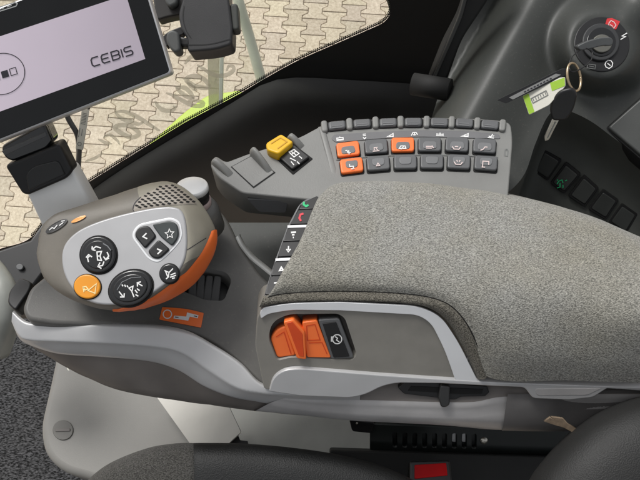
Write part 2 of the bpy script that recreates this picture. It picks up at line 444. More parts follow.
# ------------------------------------------------------------------ window and outside of it
WY = .55
WP = Plane(Vector((0, WY, -.5)), Vector((.5, WY, -.5)), Vector((0, WY, .2)))
edge = [(-40, 262), (0, 248), (26, 240), (40, 228), (52, 207), (85, 184), (110, 168), (147, 145), (185, 121.5), (201, 113), (240, 92.5), (265, 77.5), (297, 60), (340, 41), (370, 28)]
corner = [(384, 21), (390.5, 12), (391, 2), (388, -8), (380, -40)]
EC = [(p.x, p.y) for p in catmull([(x, y, 0) for x, y in edge + corner], 150)]
glass_out = EC + [(300, -60), (-60, -60), (-60, 262)]
win = thing('side_window', 'clear cab window with faint mirrored script lettering above the paved yard', 'window')
slab('pane', glass_out, WP, .004, 0, GLASS, win)
bm = bmesh.new()
e2 = catmull([(p[0], p[1], 0) for p in EC[20:]], 240)
for row, (off, rr) in enumerate(((-.5, 1.05), (-2.0, .75))):
    for i in range(1, len(e2) - 1):
        t = (e2[i + 1] - e2[i - 1]).normalized(); nn = Vector((t.y, -t.x, 0)); p = e2[i] + nn * (-off) + t * (0.9 * (row % 2))
        fillp(bm, ell(p.x, p.y, rr, rr, 0, 7), WP, .0015)
link('frit_dots', bm, GAP, win)
SCR = [[(184.8, 64), (190.6, 57.4), (198, 55.2), (203.7, 54.5), (204.5, 60)],
       [(197, 64.7), (203.7, 69), (214, 75), (224, 75.6), (233, 71.2), (233.5, 67), (229, 66), (226.5, 71)],
       [(186, 79.3), (195, 76), (205, 80), (209, 87), (199.4, 87.3), (190.6, 83.6), (186, 79.3)],
       [(175.3, 87.3), (185, 88), (191.4, 94), (194.3, 99)], [(187, 82), (192, 87), (197, 91)],
       [(165.8, 93), (173, 95.3), (182, 100.4), (193.5, 105.5), (202.3, 105.5), (203, 102.6), (196.5, 101), (187.7, 101)],
       [(176, 88), (183, 94), (190, 98), (194, 98)],
       [(155, 101), (158, 106), (163, 110), (171.7, 110.6), (175.3, 107.7), (173, 106)],
       [(115, 111.7), (125, 111.7), (138.3, 117.5), (150, 125), (160, 131)], [(115, 112), (120, 117.5), (128, 121), (139, 124), (144, 122)],
       [(115, 127.5), (123, 125), (133, 127.5), (139, 134), (131.7, 137.5), (121.7, 133.3), (115, 127.5)],
       [(103, 137.5), (110, 135), (116.7, 140), (120, 145)], [(98, 139), (104, 142), (112, 144)], [(85, 161.7), (95, 158), (103, 153)]]
bm = bmesh.new()
for i, l in enumerate(SCR):
    cl_ = l[0] == l[-1]
    ribbon(bm, l[:-1] if cl_ else l, WP, 4.6 if i < 11 else 3.2, .003 + i * .0003, cl_, not cl_, True)
link('script_lettering', bm, FILM, win)

wall = thing('cab_wall', 'matt black cab side wall below and behind the window edge', 'wall')
wout = EC + [(380, -90), (900, -90), (900, 330), (-60, 330), (-60, 268)]
slab('wall_panel', wout, WP, .03, .0, MATTE, wall, h=.0025, dirv=Vector((0, .5, -.87)))
top = [(-60, 292), (0, 262), (40, 240), (85, 196), (115, 174), (150, 152), (185, 131), (240, 98), (264, 83.5), (280, 79), (300, 77.5), (350, 80), (440, 86), (540, 98), (700, 110)]
rows = []
for f, dn, fw in ((0, 0, 0), (.15, .012, .022), (.4, .06, .040), (.7, .16, .05), (1, .42, .06)):
    rows.append([WP.pt(x, y, .006) + Vector((0, -fw, -dn)) for x, y in top])
loft('lower_trim', rows, WALLB, wall, n=60, sub=4)

# outside
def bar(name, a, b, w, m, par=None): return tube(name, [D(*a), D(*b)], w, m, par, smooth=False, n=18)
gr = thing('grab_rail', 'pale green grey round grab rail outside the window', 'rail')
tube('rail_tube', [D(228, -50, 1.95), D(236, -8, 1.95), D(249, 36, 2.0), D(262, 82, 2.05), D(268, 104, 2.08)], .0155, RAIL, gr)
slab('mounting_foot', [(255, 96), (281, 92), (283, 112), (258, 116)], Plane((255, 96, 2.08), (281, 92, 2.08), (268, 116, 2.04)), .01, .003, RAIL, gr)
pl = Plane((206, 45, 1.8), (224, 45, 1.8), (214, 110, 1.86))
gd = thing('guard_bar', 'flat translucent grey bar standing behind the mirrored lettering', 'bar')
slab('bar_strip', [(207, 30), (223, 30), (221, 125), (209, 125)], pl, .004, .001, FROST, gd)
slab('bar_edge', [(220.5, 30), (224, 30), (222, 125), (218, 125)], pl.up(.004), .012, .0015, RAIL, gd)
pl = Plane((150, 140, 1.95), (230, 95, 1.95), (220, 140, 1.9))
slab_o = slab('lime_body_panel', [(120, 170, 4), (160, 134, 2), (183, 113, 8), (207, 95, 6), (240, 90, 4), (262, 110, 4), (190, 190, 4)], pl, .03, .006, LIME)
tag(slab_o, 'lime green painted body panel low outside the window', 'body panel')

# gas strut on the dark wall
gs = thing('strut_arm', 'black strut arm with round pivot end on the dark wall', 'strut')
pl = Plane((430, 80, 1.08), (470, 10, 1.02), (450, 80, 1.08))
slab('arm', [(484, -60), (510, -60), (489, 0, 10), (462, 40, 12), (447, 82), (430, 82), (444, 46, 10), (461, 14, 12), (470, -20)], pl, .02, .005, MATTE, gs)
slab('arm_rib', [(478, -60), (482, -60), (462, 17, 6), (435, 79), (432, 79), (459, 14, 6)], pl, .004, .001, mat('strut_grey', (52, 52, 50), .6), gs, h=.003)
tube('pivot_sleeve', [D(413, 84, 1.09), D(450, 90, 1.07)], .0172, MATTE, gs, n=24, smooth=False)
tube('pivot_pin', [D(411.3, 83.8, 1.09), D(414, 84, 1.09)], .009, CONSD, gs, n=20, smooth=False)

# ------------------------------------------------------------------ right hand console with the ignition lock
rc = thing('side_console', 'dark grey side console at right with ignition lock and rocker switches', 'console')
def sm(a, b, x):
    t = max(0, min(1, (x - a) / (b - a))); return t * t * (3 - 2 * t)
def cdep(x, y):
    ax, ay, bx, by = 536, 0, 441, 170
    dx, dy = bx - ax, by - ay; L = math.hypot(dx, dy); e = -((x - ax) * dy - (y - ay) * dx) / L
    e = ((x - ax) * dy - (y - ay) * dx) / L
    d = 1.01 - .00035 * (y - 60)
    if e < 0: d += .13 * (1 - math.sqrt(max(0, 1 - min(1, (-e / 34)) ** 2))) + .01 * sm(0, 30, -e)
    else: d += .02 * sm(0, 60, e)
    r = math.hypot(x - 602, (y - 44))
    d -= .052 * sm(58, 30, r)
    q = math.hypot((x - 665), (y + 20)); d -= .05 * sm(62, 30, q)
    return d
low = [(405, 205), (450, 208), (495, 200), (522, 178), (536, 142), (548, 116), (558, 109), (572, 112), (592, 122), (615, 139), (640, 157), (700, 205)]
lo = catmull([(x, y, 0) for x, y in low], 90)
bm = bmesh.new(); V = []
for i in range(90):
    bx, by = lo[i].x, lo[i].y; t = i / 89
    tx = 520 + (760 - 520) * t if True else 0
    ty = -60
    # top row runs along the upper border
    col = []
    for j in range(61):
        s = j / 60; x = bx * (1 - s) + (486 + 266 * t) * s; y = by * (1 - s) + ty * s
        col.append(bm.verts.new(D(x, y, cdep(x, y))))
    V.append(col)
for a, b in zip(V, V[1:]):
    for j in range(1, 61):
        f = bm.faces.new((a[j - 1], a[j], b[j], b[j - 1])); f.smooth = True
csurf = link('upper_shell', bm, CONR, rc)
# rounded lip and dark lower face
rows = []
for k, (dx, dy, dd) in enumerate(((0, 0, 0), (-.6, 2.5, .003), (-1.5, 5, .014), (-9, 30, .06), (-40, 120, .12))):
    rows.append([D(x + dx, y + dy, cdep(x, y) + dd) for x, y in low])
lf = loft('lower_face', rows, CONRD, rc, n=60, sub=4)
CS = Skin([csurf]); LS = Skin([lf])
# left flank falls away to the wall
# rocker switches
SW = [[(544, 149), (562, 160), (548, 181), (533, 171)], [(566, 162), (581, 174), (564, 194), (550, 183)], [(584, 175), (599, 188), (585, 207), (568, 196)],
      [(603, 189), (619, 200), (606, 220), (588, 209)], [(622, 203), (638, 214), (626, 234), (608, 222)]]
a, b, c = LS.pt(548, 165), LS.pt(610, 205), LS.pt(570, 215)
SP = Plane(a, b, c).up(.003)
for i, q in enumerate(SW):
    fr = slab('rocker_switch', [(x, y, 2) for x, y in q], SP, .012, .001, GAP, rc, h=.001)
    cx = sum(p[0] for p in q) / 4; cy = sum(p[1] for p in q) / 4
    slab('rocker', [(cx + (x - cx) * .8, cy + (y - cy) * .8, 2) for x, y in q], SP, .006, .0012, mat('rocker_black', (52, 54, 52), .45) if i == 0 else MATS['rocker_black'], fr, h=.0022)
    if i == 1:
        mark('green_symbol', SP, GREENP, fr, lines=[[(557, 184), (559, 181), (562, 180), (563, 183)], [(560, 183), (560, 187), (557, 188)], [(563, 185), (563, 188)], [(565, 181), (567, 180)], [(557, 180.5), (558, 179.5)]], w=.9, h=.0027)
        fr['label'] = 'dark rocker switch with a lit green symbol'
# storage lid
p1, p2, p3 = CS.pt(612, 124), CS.pt(636, 108), CS.pt(632, 142)
LP = Plane(D(608, 127, 1.0), D(640, 99, 1.0), D(640, 153, .985))
slab('storage_lid', [(608, 127, 3), (660, 81, 3), (740, 150, 3), (690, 196, 3)], LP, .03, .004, LIDM, rc)
slab('lid_seam', [(606, 127, 3), (660, 79, 3), (742, 150, 3), (690, 199, 3)], LP, .03, .001, GAP, rc, h=-.006)
# ignition lock
IP = Plane((601, 72, cdep(601, 72) - .002), (575, 40, cdep(575, 40) - .002), (628, 40, cdep(628, 40) - .002))
a_, b_, c_ = [D(x, y, cdep(x, y)) for x, y in ((602, 66), (580, 34), (624, 34))]
IP = Plane(a_, b_, c_).up(.0015)
ig = slab('ignition_lock', ell(602, 44, 28, 27.5, 20, 60), IP, .004, .0015, BLACK, rc)
slab('lock_collar', ell(600, 43, 18.5, 18.5, 0, 48), IP, .004, .0015, mat('collar_grey', (48, 49, 50), .5), ig, h=.004)
slab('lock_well', ell(600, 43.5, 14.5, 14.5, 0, 40), IP, .004, .001, GLOSS, ig, h=.0052)
slab('lock_barrel', ell(600, 46, 10, 9, 0, 36), IP, .006, .0012, mat('lock_metal', (120, 119, 112), .4, .8, bump=0), ig, h=.008)
mark('stop_label', IP, REDL, ig, fills=[[(607, 18.5), (612, 18), (620, 21.5), (616, 29.5), (604.5, 26.5)]], h=.0006)
mark('stop_symbol', IP, PINK, ig, lines=[[(609, 23), (611, 20.5), (614, 22), (616, 25), (614, 28), (610, 28), (608.5, 26), (609, 23)], [(610, 24.5), (613, 26.5)]], w=.8, h=.001)
mark('contact_symbol', IP, WHITE, ig, lines=[[(627, 33), (622, 36), (625.5, 36.6), (620.5, 39.5)]], w=1.0, h=.0006)
mark('engine_symbol', IP, WHITE, ig, lines=[[(606, 62), (608, 60.3), (611, 60.6), (612.7, 63), (612, 66.5), (609, 68.5), (606, 67), (605, 64.5), (606, 62)], [(607.5, 63.3), (610.4, 65.6)]], w=.9, h=.0006)
mark('small_label', IP, INKG, ig, lines=[[(587.5, 64), (595.5, 65), (595, 69), (587, 67.8), (587.5, 64)], [(589, 66), (594, 66.9)]], w=.7, h=.0006)

# keys
ky = thing('ignition_key', 'dark key turned in the ignition lock', 'key')
kp = Plane((580, 47, .925), (614, 41, .925), (600, 60, .93))
slab('key_grip', [(577, 46, 4), (586, 41.5, 4), (600, 37.5, 4), (611, 37, 4), (614, 41, 4), (612, 46, 4), (603, 45.5, 4), (590, 49, 4), (580, 50.5, 4)], kp, .010, .0035, mat('key_grey', (82, 84, 84), .35), ky)
slab('key_shank', [(595, 41), (606, 40), (606, 46), (595, 47)], kp, .022, .001, METAL, ky, h=-.005)
rg = thing('wire_loop', 'thin dark wire loop through the ignition key', 'wire loop')
tube('wire', [D(580, 50, .928), D(572, 57, .918), D(569, 66, .912), D(572, 72, .908), D(582, 68, .912), D(591, 60, .918), D(592, 52, .924), D(586, 48, .922)], .0008, BLACK, rg, n=8, k=60)
ring = [D(574 + 6.5 * math.cos(a) + 2 * math.sin(a), 77 + 14 * math.sin(a), .905 + .008 * math.cos(a)) for a in [2 * math.pi * i / 30 for i in range(31)]]
o = tube('key_ring', ring, .0016, RINGM, None, n=10, k=90); tag(o, 'shiny metal split ring hanging below the ignition lock', 'key ring')
# strap tag
tp = Plane((498, 101, .93), (566, 72, .90), (520, 112, .925))
tg = thing('key_strap', 'black and silver lettered strap hanging from the key ring', 'key strap')
slab('strap', [(497, 100, 1), (562, 68.5, 2), (572, 69, 2), (565, 75.5, 2), (506, 103.5, 1)], tp, .003, .0008, BLACK, tg)
mark('silver_band', tp, mat('strap_silver', (150, 150, 148), .35, .3), tg, fills=[[(509, 97.5), (556, 73.6), (561, 74.8), (513, 99.5)]], h=.0005)
mark('strap_lettering', tp, INK, tg, lines=[[(524 + 3.2 * i, 92.2 - 1.62 * i), (526 + 3.2 * i, 91.2 - 1.62 * i)] for i in range(9)], w=1.2, h=.0009)
lp_ = Plane((522, 96, .926), (565, 76, .90), (529, 115, .922)).up(.0005)
lt = thing('key_label', 'white and lime green paper key label under the lettered strap', 'label tag')
slab('label_card', [(522.5, 96, 1), (560, 77.5, 1), (565, 77, 1), (565.5, 86, 2), (549, 105, 2), (529, 115, 2)], lp_, .002, .0005, PAPER, lt)
for q in ([(522.8, 96.3), (528.5, 93.6), (534.5, 111.8), (529.2, 114.4)], [(550, 82.8), (564.6, 77.4), (565, 85.8), (552, 91)]): mark('green_end', lp_, GREENL, lt, fills=[q], h=.0005)
mark('label_frame', lp_, INKG, lt, lines=[[(531, 98.5), (546, 90.5), (548, 95), (533, 103), (531, 98.5)]] + [[(533 + 2.4 * i, 98.6 - 1.28 * i), (534 + 2.4 * i, 101 - 1.28 * i)] for i in range(6)], w=.8, h=.0006)
kf = thing('spare_key', 'hanging spare key with black plastic head and metal blade', 'key')
fp = Plane((563, 95, .90), (575, 100, .90), (552, 135, .93))
slab('key_head', [(560, 91, 5), (572, 88, 5), (578, 94, 6), (574, 110, 6), (566, 121, 4), (552, 121, 4), (550, 112, 6), (553, 99, 6)], fp, .009, .003, BLACK, kf)
slab('key_blade', [(553, 119), (559, 121), (549, 141, 2), (545, 142, 1), (544.5, 138)], fp, .003, .0005, METAL, kf, h=-.003)
mark('blade_groove', fp, INKG, kf, lines=[[(555.5, 122), (547.5, 138)]], w=1, h=-.0023)

# ------------------------------------------------------------------ switch panel (far console with buttons)
CP = Plane((340, 170, .880), (500, 170, .880), (420, 125, .915))
sp = thing('switch_panel', 'mid grey switch panel with rows of push buttons behind the armrest', 'switch panel')
body = [(210, 165, 4), (215, 155, 4), (226, 162, 3), (247, 154, 4), (270, 147, 6), (300, 137, 8), (322, 125, 6), (360, 119.5, 20), (420, 117, 20), (470, 118, 10), (500, 120, 5), (511, 123, 5), (513, 140, 10), (511, 165), (508, 200), (314, 200), (242, 193, 5), (218, 177, 8)]
slab('panel_body', body, CP, .046, .004, CONS, sp, dirv=Vector((.012, .10, -1)))
# lower skirt detail
slab('skirt_recess', [(247, 199, 2), (288, 201, 2), (286, 213, 3), (259, 212, 3)], Plane((246, 199, .868), (288, 199, .868), (262, 213, .884)), .003, .001, CONSD, sp)
slab('compartment_lid', [(232, 167), (252.5, 156), (274, 172.5), (253.6, 187)], CP, .002, .0004, CONS, sp, h=.001)
mark('lid_seam', CP, GAP, sp, lines=[[(231.5, 167), (252.5, 155.5), (274.8, 172.5), (253.6, 187.6), (231.5, 167)]], w=.9, h=.0004)
def fin(p, q, w, hh, par):      # upright rounded rib from back p to front q
    a, b = Vector(CP.uv(*p)), Vector(CP.uv(*q)); d = (b - a).normalized(); nrm = Vector((-d.y, d.x)); L = (b - a).length
    rows = []
    for t, hf in ((0, .0), (.04, .75), (.14, 1), (.45, .88), (.75, .5), (.95, .12), (1, 0)):
        c = a + d * L * t; row = []
        for k in range(9):
            ang = math.pi * k / 8; row.append(CP.xyz(*(c + nrm * w / 2 * math.cos(ang)), -.001 + hh * hf * math.sin(ang) ** .5))
        rows.append(row)
    return loft('rib', rows, CONS, par, n=17, sub=3)
fin((213.5, 161), (232, 176), .010, .010, sp); fin((252, 153), (271, 173), .009, .018, sp); fin((289, 138), (303, 148), .010, .012, sp); fin((321, 126), (337, 183), .008, .003, sp)
# yellow rocker and its label block
blk = slab('rocker_block', [(274, 157, 1), (294, 144.5, 1), (313, 159, 1), (293, 175, 1)], CP, .002, .0004, GAP, sp, h=.0008)
slab('rocker_face', [(276.5, 157, 2), (294, 146.5, 2), (309.5, 159, 2), (292.5, 171.5, 2)], CP, .003, .002, BLACK, blk, h=.005)
RP = CP.up(.005)
mark('rocker_symbol', RP, WHITE, blk, lines=[[(289, 152), (294, 149.5), (299, 153.5), (294, 157), (289, 152)], [(291, 151.2), (296.5, 155.2)], [(296, 151), (291.5, 154.5)], [(290, 158), (296, 161)], [(299, 156), (302, 158.5)], [(297, 161.5), (299.5, 164)], [(291, 161.5), (294, 165)]], w=1.0)
yp = Plane((266, 146, .884), (293, 143, .884), (280, 152, .876))
slab('yellow_rocker', [(265.5, 143, 2), (281, 133.5, 2), (293.5, 141.5, 2), (289, 145, 1), (278.5, 153.5, 2), (267, 149.5, 2)], yp, .014, .003, YELLOW, sp, dirv=DOWN)
mark('rocker_dimple', yp, mat('yellow_shade', (200, 150, 14), .5), sp, lines=[[(271, 143.5), (280.5, 137.5), (287, 141.5), (277.5, 148.5)]], w=1.0, h=.0006)
# top row rollers
TR = [(337, 126.5), (362, 124.6), (388, 123.7), (413, 123.3), (439, 123.6), (464, 124.2), (489.5, 126)]
for i, (x, y) in enumerate(TR):
    rot = -6 + i * 1.9
    slab('roller_bay', rect(x, y, 20, 9.8, rot, 2.2), CP, .002, .0003, GAP, sp, h=.0009)
    slab('roller', rect(x, y + .1, 17.5, 8.4, rot, 3), CP, .003, .0028, CONSD, sp, h=.0045)
    mark('roller_grip', CP, CONSI, sp, lines=xf([[(-5, -1), (5, -1)], [(-5, 1), (5, 1)]], x, y, 1, rot), w=.7, h=.0049)
for i in range(8):
    x = 324.5 + 25.4 * i - (1 if i == 0 else 0); xs = TR[min(i, 6)][0] - 12.6 if i < 7 else 502
    ys = [128, 125.5, 124, 123.2, 123.2, 123.6, 124.8, 127][i]
    slab('divider', rect(xs, ys - .3, 6.4, 11.5, -6 + i * 1.8, 2.8), CP, .003, .0026, CONS, sp, h=.0045)
st = [(331, 139, 3), (334, 135, 2), (380, 132, 10), (420, 130.5, 10), (470, 131.5, 10), (499, 134.5, 3), (500.5, 139, 3), (470, 138.5, 10), (420, 137, 10), (380, 138.8, 10), (336, 143, 3)]
slab('icon_strip', st, CP, .001, .0003, STRIP, sp, h=.0010)
IC = {0: [[(-4, 2), (-4, -1), (-1, -1), (0, -2), (1, -1), (4, -1), (4, 2), (-4, 2)], [(-3, 1), (3, 1)]], 1: [[(-2, -3), (2, -3)], [(-2, -1), (2, -1)], [(-2, 1), (0, 3), (2, 1)]], 2: [[(-4, 2), (4, -2), (4, 2), (-4, 2)], [(-1, 1.2), (3, 1.2)]],
      3: [[(-4, 2), (-2, -2), (2, -2), (4, 1)], [(-2, 1), (2, 1)], [(0, -2), (0, 2)]], 4: [[(-5, 2), (5, 2)], [(-4, 1), (-4, -1)], [(0, 1), (0, -2)], [(4, 1), (4, -1)], [(-4, 0), (4, 0)]], 5: [[(-5, 2), (4, -2), (4, 2), (-5, 2)], [(-1, 1), (3, 1)]], 6: [[(-4, 2), (4, 2)], [(-3, 0), (0, 1), (2, -3)], [(2, 0), (4, -1)]]}
for i, (x, y) in enumerate([(340, 138.6), (364.5, 136.5), (390, 135.2), (414.5, 134), (440, 134.2), (465, 135), (491, 136.2)]):
    mark('icon', CP, WHITE, sp, lines=xf(IC[i], x, y, .78, -6 + 1.8 * i), w=.95, h=.0016)
UP = [(348, 151), (376, 148.2), (402.5, 146.6), (429.3, 146.2), (456.5, 146.4), (484, 147.6)]
LOW = [(351.5, 167.3), (378, 165), (405, 163.7), (431.5, 163.3), (458.3, 163.6), (485.3, 164.8)]
BI = {(0, 0): [[(-3, -2), (-1, -2), (0, 1), (3, 1)], [(1, -2), (1, 3)]], (0, 1): [[(-4, 2), (4, 2)], [(-2, 1), (-2, -2), (2, -2)], [(0, -1), (2, 1)]], (0, 2): [[(-4, 1), (-2, -2), (3, -2), (4, 1), (-4, 1)], [(-2, 2), (2, -2)]], (0, 3): [[(-4, 1), (3, 1)], [(-4, -1), (3, -1)], [(3, -2), (5, 1)]],
      (0, 4): [[(-5, -1), (-3, 2), (3, 2), (5, -1)], [(-2, -1), (2, -1)]], (0, 5): [[(-4, 2), (-1, 1), (1, -2), (4, -2)]], (1, 0): [[(-2, -3), (-2, 0), (2, 0), (2, 3)], [(-1, 3), (3, 3)]], (1, 1): [[(-2, 2), (0, -1), (2, 2), (-2, 2)]], (1, 4): [[(-5, -1), (-3, 2), (3, 2), (5, -1)], [(-2, -3), (-1, -1)], [(2, -3), (1, -1)]], (1, 5): [[(-3, 4), (-3, -3), (4, -3), (4, 1)], [(-4, 4), (0, 4)]]}
for row, L_ in enumerate((UP, LOW)):
    for i, (x, y) in enumerate(L_):
        rot = [-7, -4.5, -1, .5, 2.5, 4][i]; org = (row, i) in ((0, 0), (1, 0), (0, 2))
        slab('button_gap', rect(x + .3, y + .6, 24.2, 15.6, rot, 2.5), CP, .001, .0003, GAP, sp, h=.0006)
        b_ = slab('push_button', rect(x, y - .1, 22.6, 13.8, rot, 3), CP, .004, .0016, ORANGE if org else CONSD, sp, h=.0052, label='orange push button' if org else None)
        slab('button_inset', [(p[0], p[1], 3) for p in [q[0] for q in [xf([[v]], x, y + (1.0 if row == 0 else -1), 1, rot)[0] for v in ((-6.5, -3.2), (6.5, -3.2), (7.2 if row == 0 else 5.6, 4), (-7.2 if row == 0 else -5.6, 4))]]], CP, .001, .0006, CONSI, b_, h=.0060)
        if (row, i) in BI:
            mark('button_symbol', CP, WHITE if org else PINK, b_, lines=xf(BI[(row, i)], x, y + (1 if row == 0 else -1), .85, rot), w=.95, h=.0065)
mark('corner_symbol', CP, INKG, sp, lines=[[(505, 150), (508, 150.3), (507.5, 156), (504.7, 155.6), (505, 150)], [(505.5, 149), (507.5, 149)]], w=.8, h=.0005)
mark('row_seam', CP, INKG, sp, lines=[[(336, 159.5), (364, 157), (391, 155.2), (418, 154.8), (445, 155), (471, 155.8), (498, 157)]], w=.8, h=.0012)

# ------------------------------------------------------------------ lever console (base below the lever)
LB = Plane((100, 300, .848), (100, 210, .905), (250, 375, .838))
lc = thing('lever_console', 'dark grey lever console with silver side strip left of the armrest', 'console')
slotpts = [(180, 290, 3), (187, 273, 5), (205, 268, 4), (226, 272, 6), (232, 280, 6), (224, 301, 5), (205, 300, 4)]
slot2 = [(165, 309, 3), (173, 298, 3), (190, 298, 3), (186, 311, 3)]
topo = [(22, 309, 6), (30, 288, 6), (62, 262, 8), (120, 215, 8), (185, 193, 8), (212, 200, 10), (229, 220, 10), (240, 244, 14), (262, 276, 10), (292, 300), (292, 388), (262, 386), (240, 363, 14), (211, 342, 16), (186, 331, 16), (157, 326.5, 20), (56, 324, 10), (28, 320, 6)]
slab('top_deck', topo, LB, .05, .005, GREY, lc, dirv=DOWN, holes=[slotpts])
slab('slot_floor', [(172, 262), (240, 262), (240, 306), (172, 306)], LB, .002, 0, BLACK, lc, h=-.03)
bel = LB.up(-.006)
for k in range(4):
    x0 = 190 + 8.2 * k
    slab('bellows_rib', [(x0, 274, 1), (x0 + 7, 273.5 + k * .6, 1), (x0 + 6 - k * .5, 301, 1), (x0 - 3 - k * .5, 301, 1)], bel, .02, .0025, mat('bellows_rubber', (88, 88, 88), .6), lc, h=-.001 * k)
# raised ridge toward the far end, beside the knob
slab('end_button', [(199, 217, 2), (204, 218, 3), (210, 229, 3), (208, 232, 3), (203, 229, 2)], LB, .003, .001, BLACK, lc, h=.0015)
# side strip curves
c_top = [(13, 313, .842), (20, 320, .838), (28, 324.5, .836), (56, 325.5, .835), (100, 326, .835), (157, 327.5, .835), (187, 333.5, .832), (211, 346, .829), (240, 365, .826), (262, 386, .822), (290, 388, .823), (330, 389, .823), (360, 389, .823)]
c_rdg = [(12, 322, .842), (17, 333, .838), (24, 339.5, .836), (56, 341.5, .833), (100, 343, .832), (157, 347, .832), (182, 353, .830), (210, 372, .828), (238, 389, .826), (262, 394, .824), (290, 396, .824), (330, 397, .824), (360, 397, .824)]
c_bot = [(15, 330, .850), (21, 341, .848), (34, 347.5, .846), (58, 355, .846), (104, 358.5, .846), (150, 363, .846), (178, 372, .844), (204, 388, .842), (232, 398, .840), (262, 403.5, .842), (290, 409, .848), (330, 415, .86), (360, 418, .87)]
c_und = [(40, 342, .88), (44, 346, .88), (58, 358, .88), (80, 374, .88), (112, 388, .88), (152, 397.5, .88), (180, 401, .88), (205, 404.5, .88), (232, 407.5, .88), (262, 411, .88), (290, 413, .88), (330, 416, .88), (360, 419, .88)]
c_in = [(x + 2, y - 20, .96) for x, y, d in c_und]
V3 = lambda c: [D(*p) for p in c]
lipped = [[p + Vector((0, .004, -.001)) for p in V3(c_top)], [p + Vector((0, 0, .0015)) for p in V3(c_top)]]
rd = V3(c_rdg)
loft('side_strip', lipped + [[a.lerp(b, .94) + Vector((0, -.0006, .0012)) for a, b in zip(V3(c_top), rd)], [a.lerp(b, .05) for a, b in zip(rd, V3(c_bot))], [a.lerp(b, .9) for a, b in zip(rd, V3(c_bot))], [p + Vector((0, .004, -.002)) for p in V3(c_bot)]], SILVER, lc, n=90, sub=5)
loft('lower_side', [[p + Vector((0, .004, .004)) for p in V3(c_bot)], [a.lerp(b, .5) + Vector((0, -.003, -.002)) for a, b in zip(V3(c_bot), V3(c_und))], V3(c_und), V3(c_in)], UNDER, lc, n=70, sub=4)
inp = Plane((225, 230, 1.0), (310, 230, 1.0), (270, 300, .93))
slab('inner_panel', [(215, 222, 4), (330, 222, 4), (330, 310, 4), (225, 310, 4)], inp, .01, .002, mat('inner_grey', (66, 68, 65), .55, dust=.15), lc)
loft('edge_trim', [[LB.pt(x + dx, y + dy, hh) for x, y in ((238, 236), (243, 246), (252, 257), (264, 267), (280, 280))] for dx, dy, hh in ((-2.5, 1.5, .0005), (-1, .5, .0018), (1, -1, .0016), (2.2, -2, -.003))], mat('trim_grey', (165, 166, 164), .45, .2), lc, n=24, sub=3)
# left end knob
kp_ = Plane((8, 302, .85), (30, 282, .86), (20, 311, .845))
slab('end_knob', [(20, 277, 3), (32, 282, 3), (29, 291, 3), (15, 311, 4), (7, 303, 4), (9, 291, 4)], kp_, .02, .004, BLACK, lc)
# sticker
ST = LB
stk = slab('warning_sticker', [(162.3, 307.3, 1), (186, 309, 6), (203.8, 313.3, 1.2), (201, 328, 1.2), (159.3, 319.8, 1)], ST, .0006, .0002, ORANGE, lc, h=.0012)
mark('sticker_symbol', ST, WHITE, stk, lines=[circ(167.4, 314.2, 4.2)], fills=[[(174, 315.5), (186.3, 316.6), (187, 312.4), (198.5, 315.3), (197.7, 318.3), (189.8, 316.6), (188.2, 320.7), (173.4, 318.4)]], w=1.0, h=.0018)
mark('sticker_arrows', ST, INK, stk, lines=[[(175, 317), (178.5, 317.4)], [(194, 315.9), (197, 316.6)]], w=.8, h=.0022)
# silver knob
KP = Plane((193, 186, .842), (208, 186, .842), (193, 180, .8475))
def stack(name, cx, cy, P, specs, m, par):   # lathe: (radius px, height)
    bm = bmesh.new(); rings = []; o_ = Vector(P.uv(cx, cy)); k = (Vector(P.uv(cx + 1, cy)) - o_).length
    for r, h in specs: rings.append([bm.verts.new(P.xyz(o_.x + r * k * math.cos(a), o_.y + r * k * math.sin(a), h)) for a in [2 * math.pi * i / 40 for i in range(40)]])
    for A, B in zip(rings, rings[1:]):
        for i in range(40):
            f = bm.faces.new((A[i - 1], A[i], B[i], B[i - 1])); f.smooth = True
    bm.faces.new(rings[-1]); bm.faces.new(rings[0])
    return link(name, bm, m, par)
KP = Plane(D(193, 186, .842), D(208, 186, .842), D(193, 186, .842) + Vector((0, .02, -.006)))
kb = stack('rotary_knob', 192, 187, KP, [(15.8, -.024), (16.1, -.005), (15.6, -.003)], BLACK, lc)
stack('knob_cap', 192, 187, KP, [(16.4, -.0045), (16.2, .0), (15.6, .0018), (14.6, .0026), (8, .0032), (2, .0034)], KNOBTOP, kb)
stack('knob_ring', 192, 187, KP, [(17, -.030), (17.4, -.020), (16.4, -.018)], RUBBER, kb)
stack('knob_boss', 193, 187, KP, [(27, -.062), (23, -.034), (19, -.026), (16, -.0255)], GREY, lc)

# ------------------------------------------------------------------ multifunction lever
FP = Plane((70, 290, .762), (180, 280, .762), (125, 213, .778))
lv = thing('control_lever', 'taupe control lever with silver button face and orange edge', 'lever')
face = [(62, 258), (64, 247), (70, 238), (80, 230), (95, 223), (115, 216.5), (140, 210.5), (160, 207.2), (173, 207), (181, 210), (185, 218), (187, 232), (187, 248), (184, 262), (176, 275), (162, 287), (146, 297), (128, 303), (110, 305), (94, 303), (80, 296), (70, 285), (64, 272)]
sil = [(37, 258), (38, 240), (43, 224), (54, 214), (75, 207), (105, 198), (135, 188), (152, 183), (166, 181.5), (178, 184.5), (189, 191.5), (200, 202), (210, 217), (216, 232), (215, 248), (209, 262), (196, 280), (178, 293), (155, 303), (128, 308.5), (104, 308), (82, 303), (60, 293), (44, 278)]
foot = [(80, 262), (80, 250), (84, 242), (92, 236), (104, 230), (120, 226), (138, 222), (152, 220), (162, 220), (170, 222), (177, 226), (181, 234), (182, 244), (181, 254), (177, 264), (170, 272), (160, 280), (148, 285), (132, 288), (116, 287), (102, 284), (92, 278), (84, 270)]
NR = 96
fa = catmull([FP.pt(x, y) for x, y in face], NR, True)
def sdep(x, y): return .800 + .00022 * (x - 120) + .0002 * (210 - y)
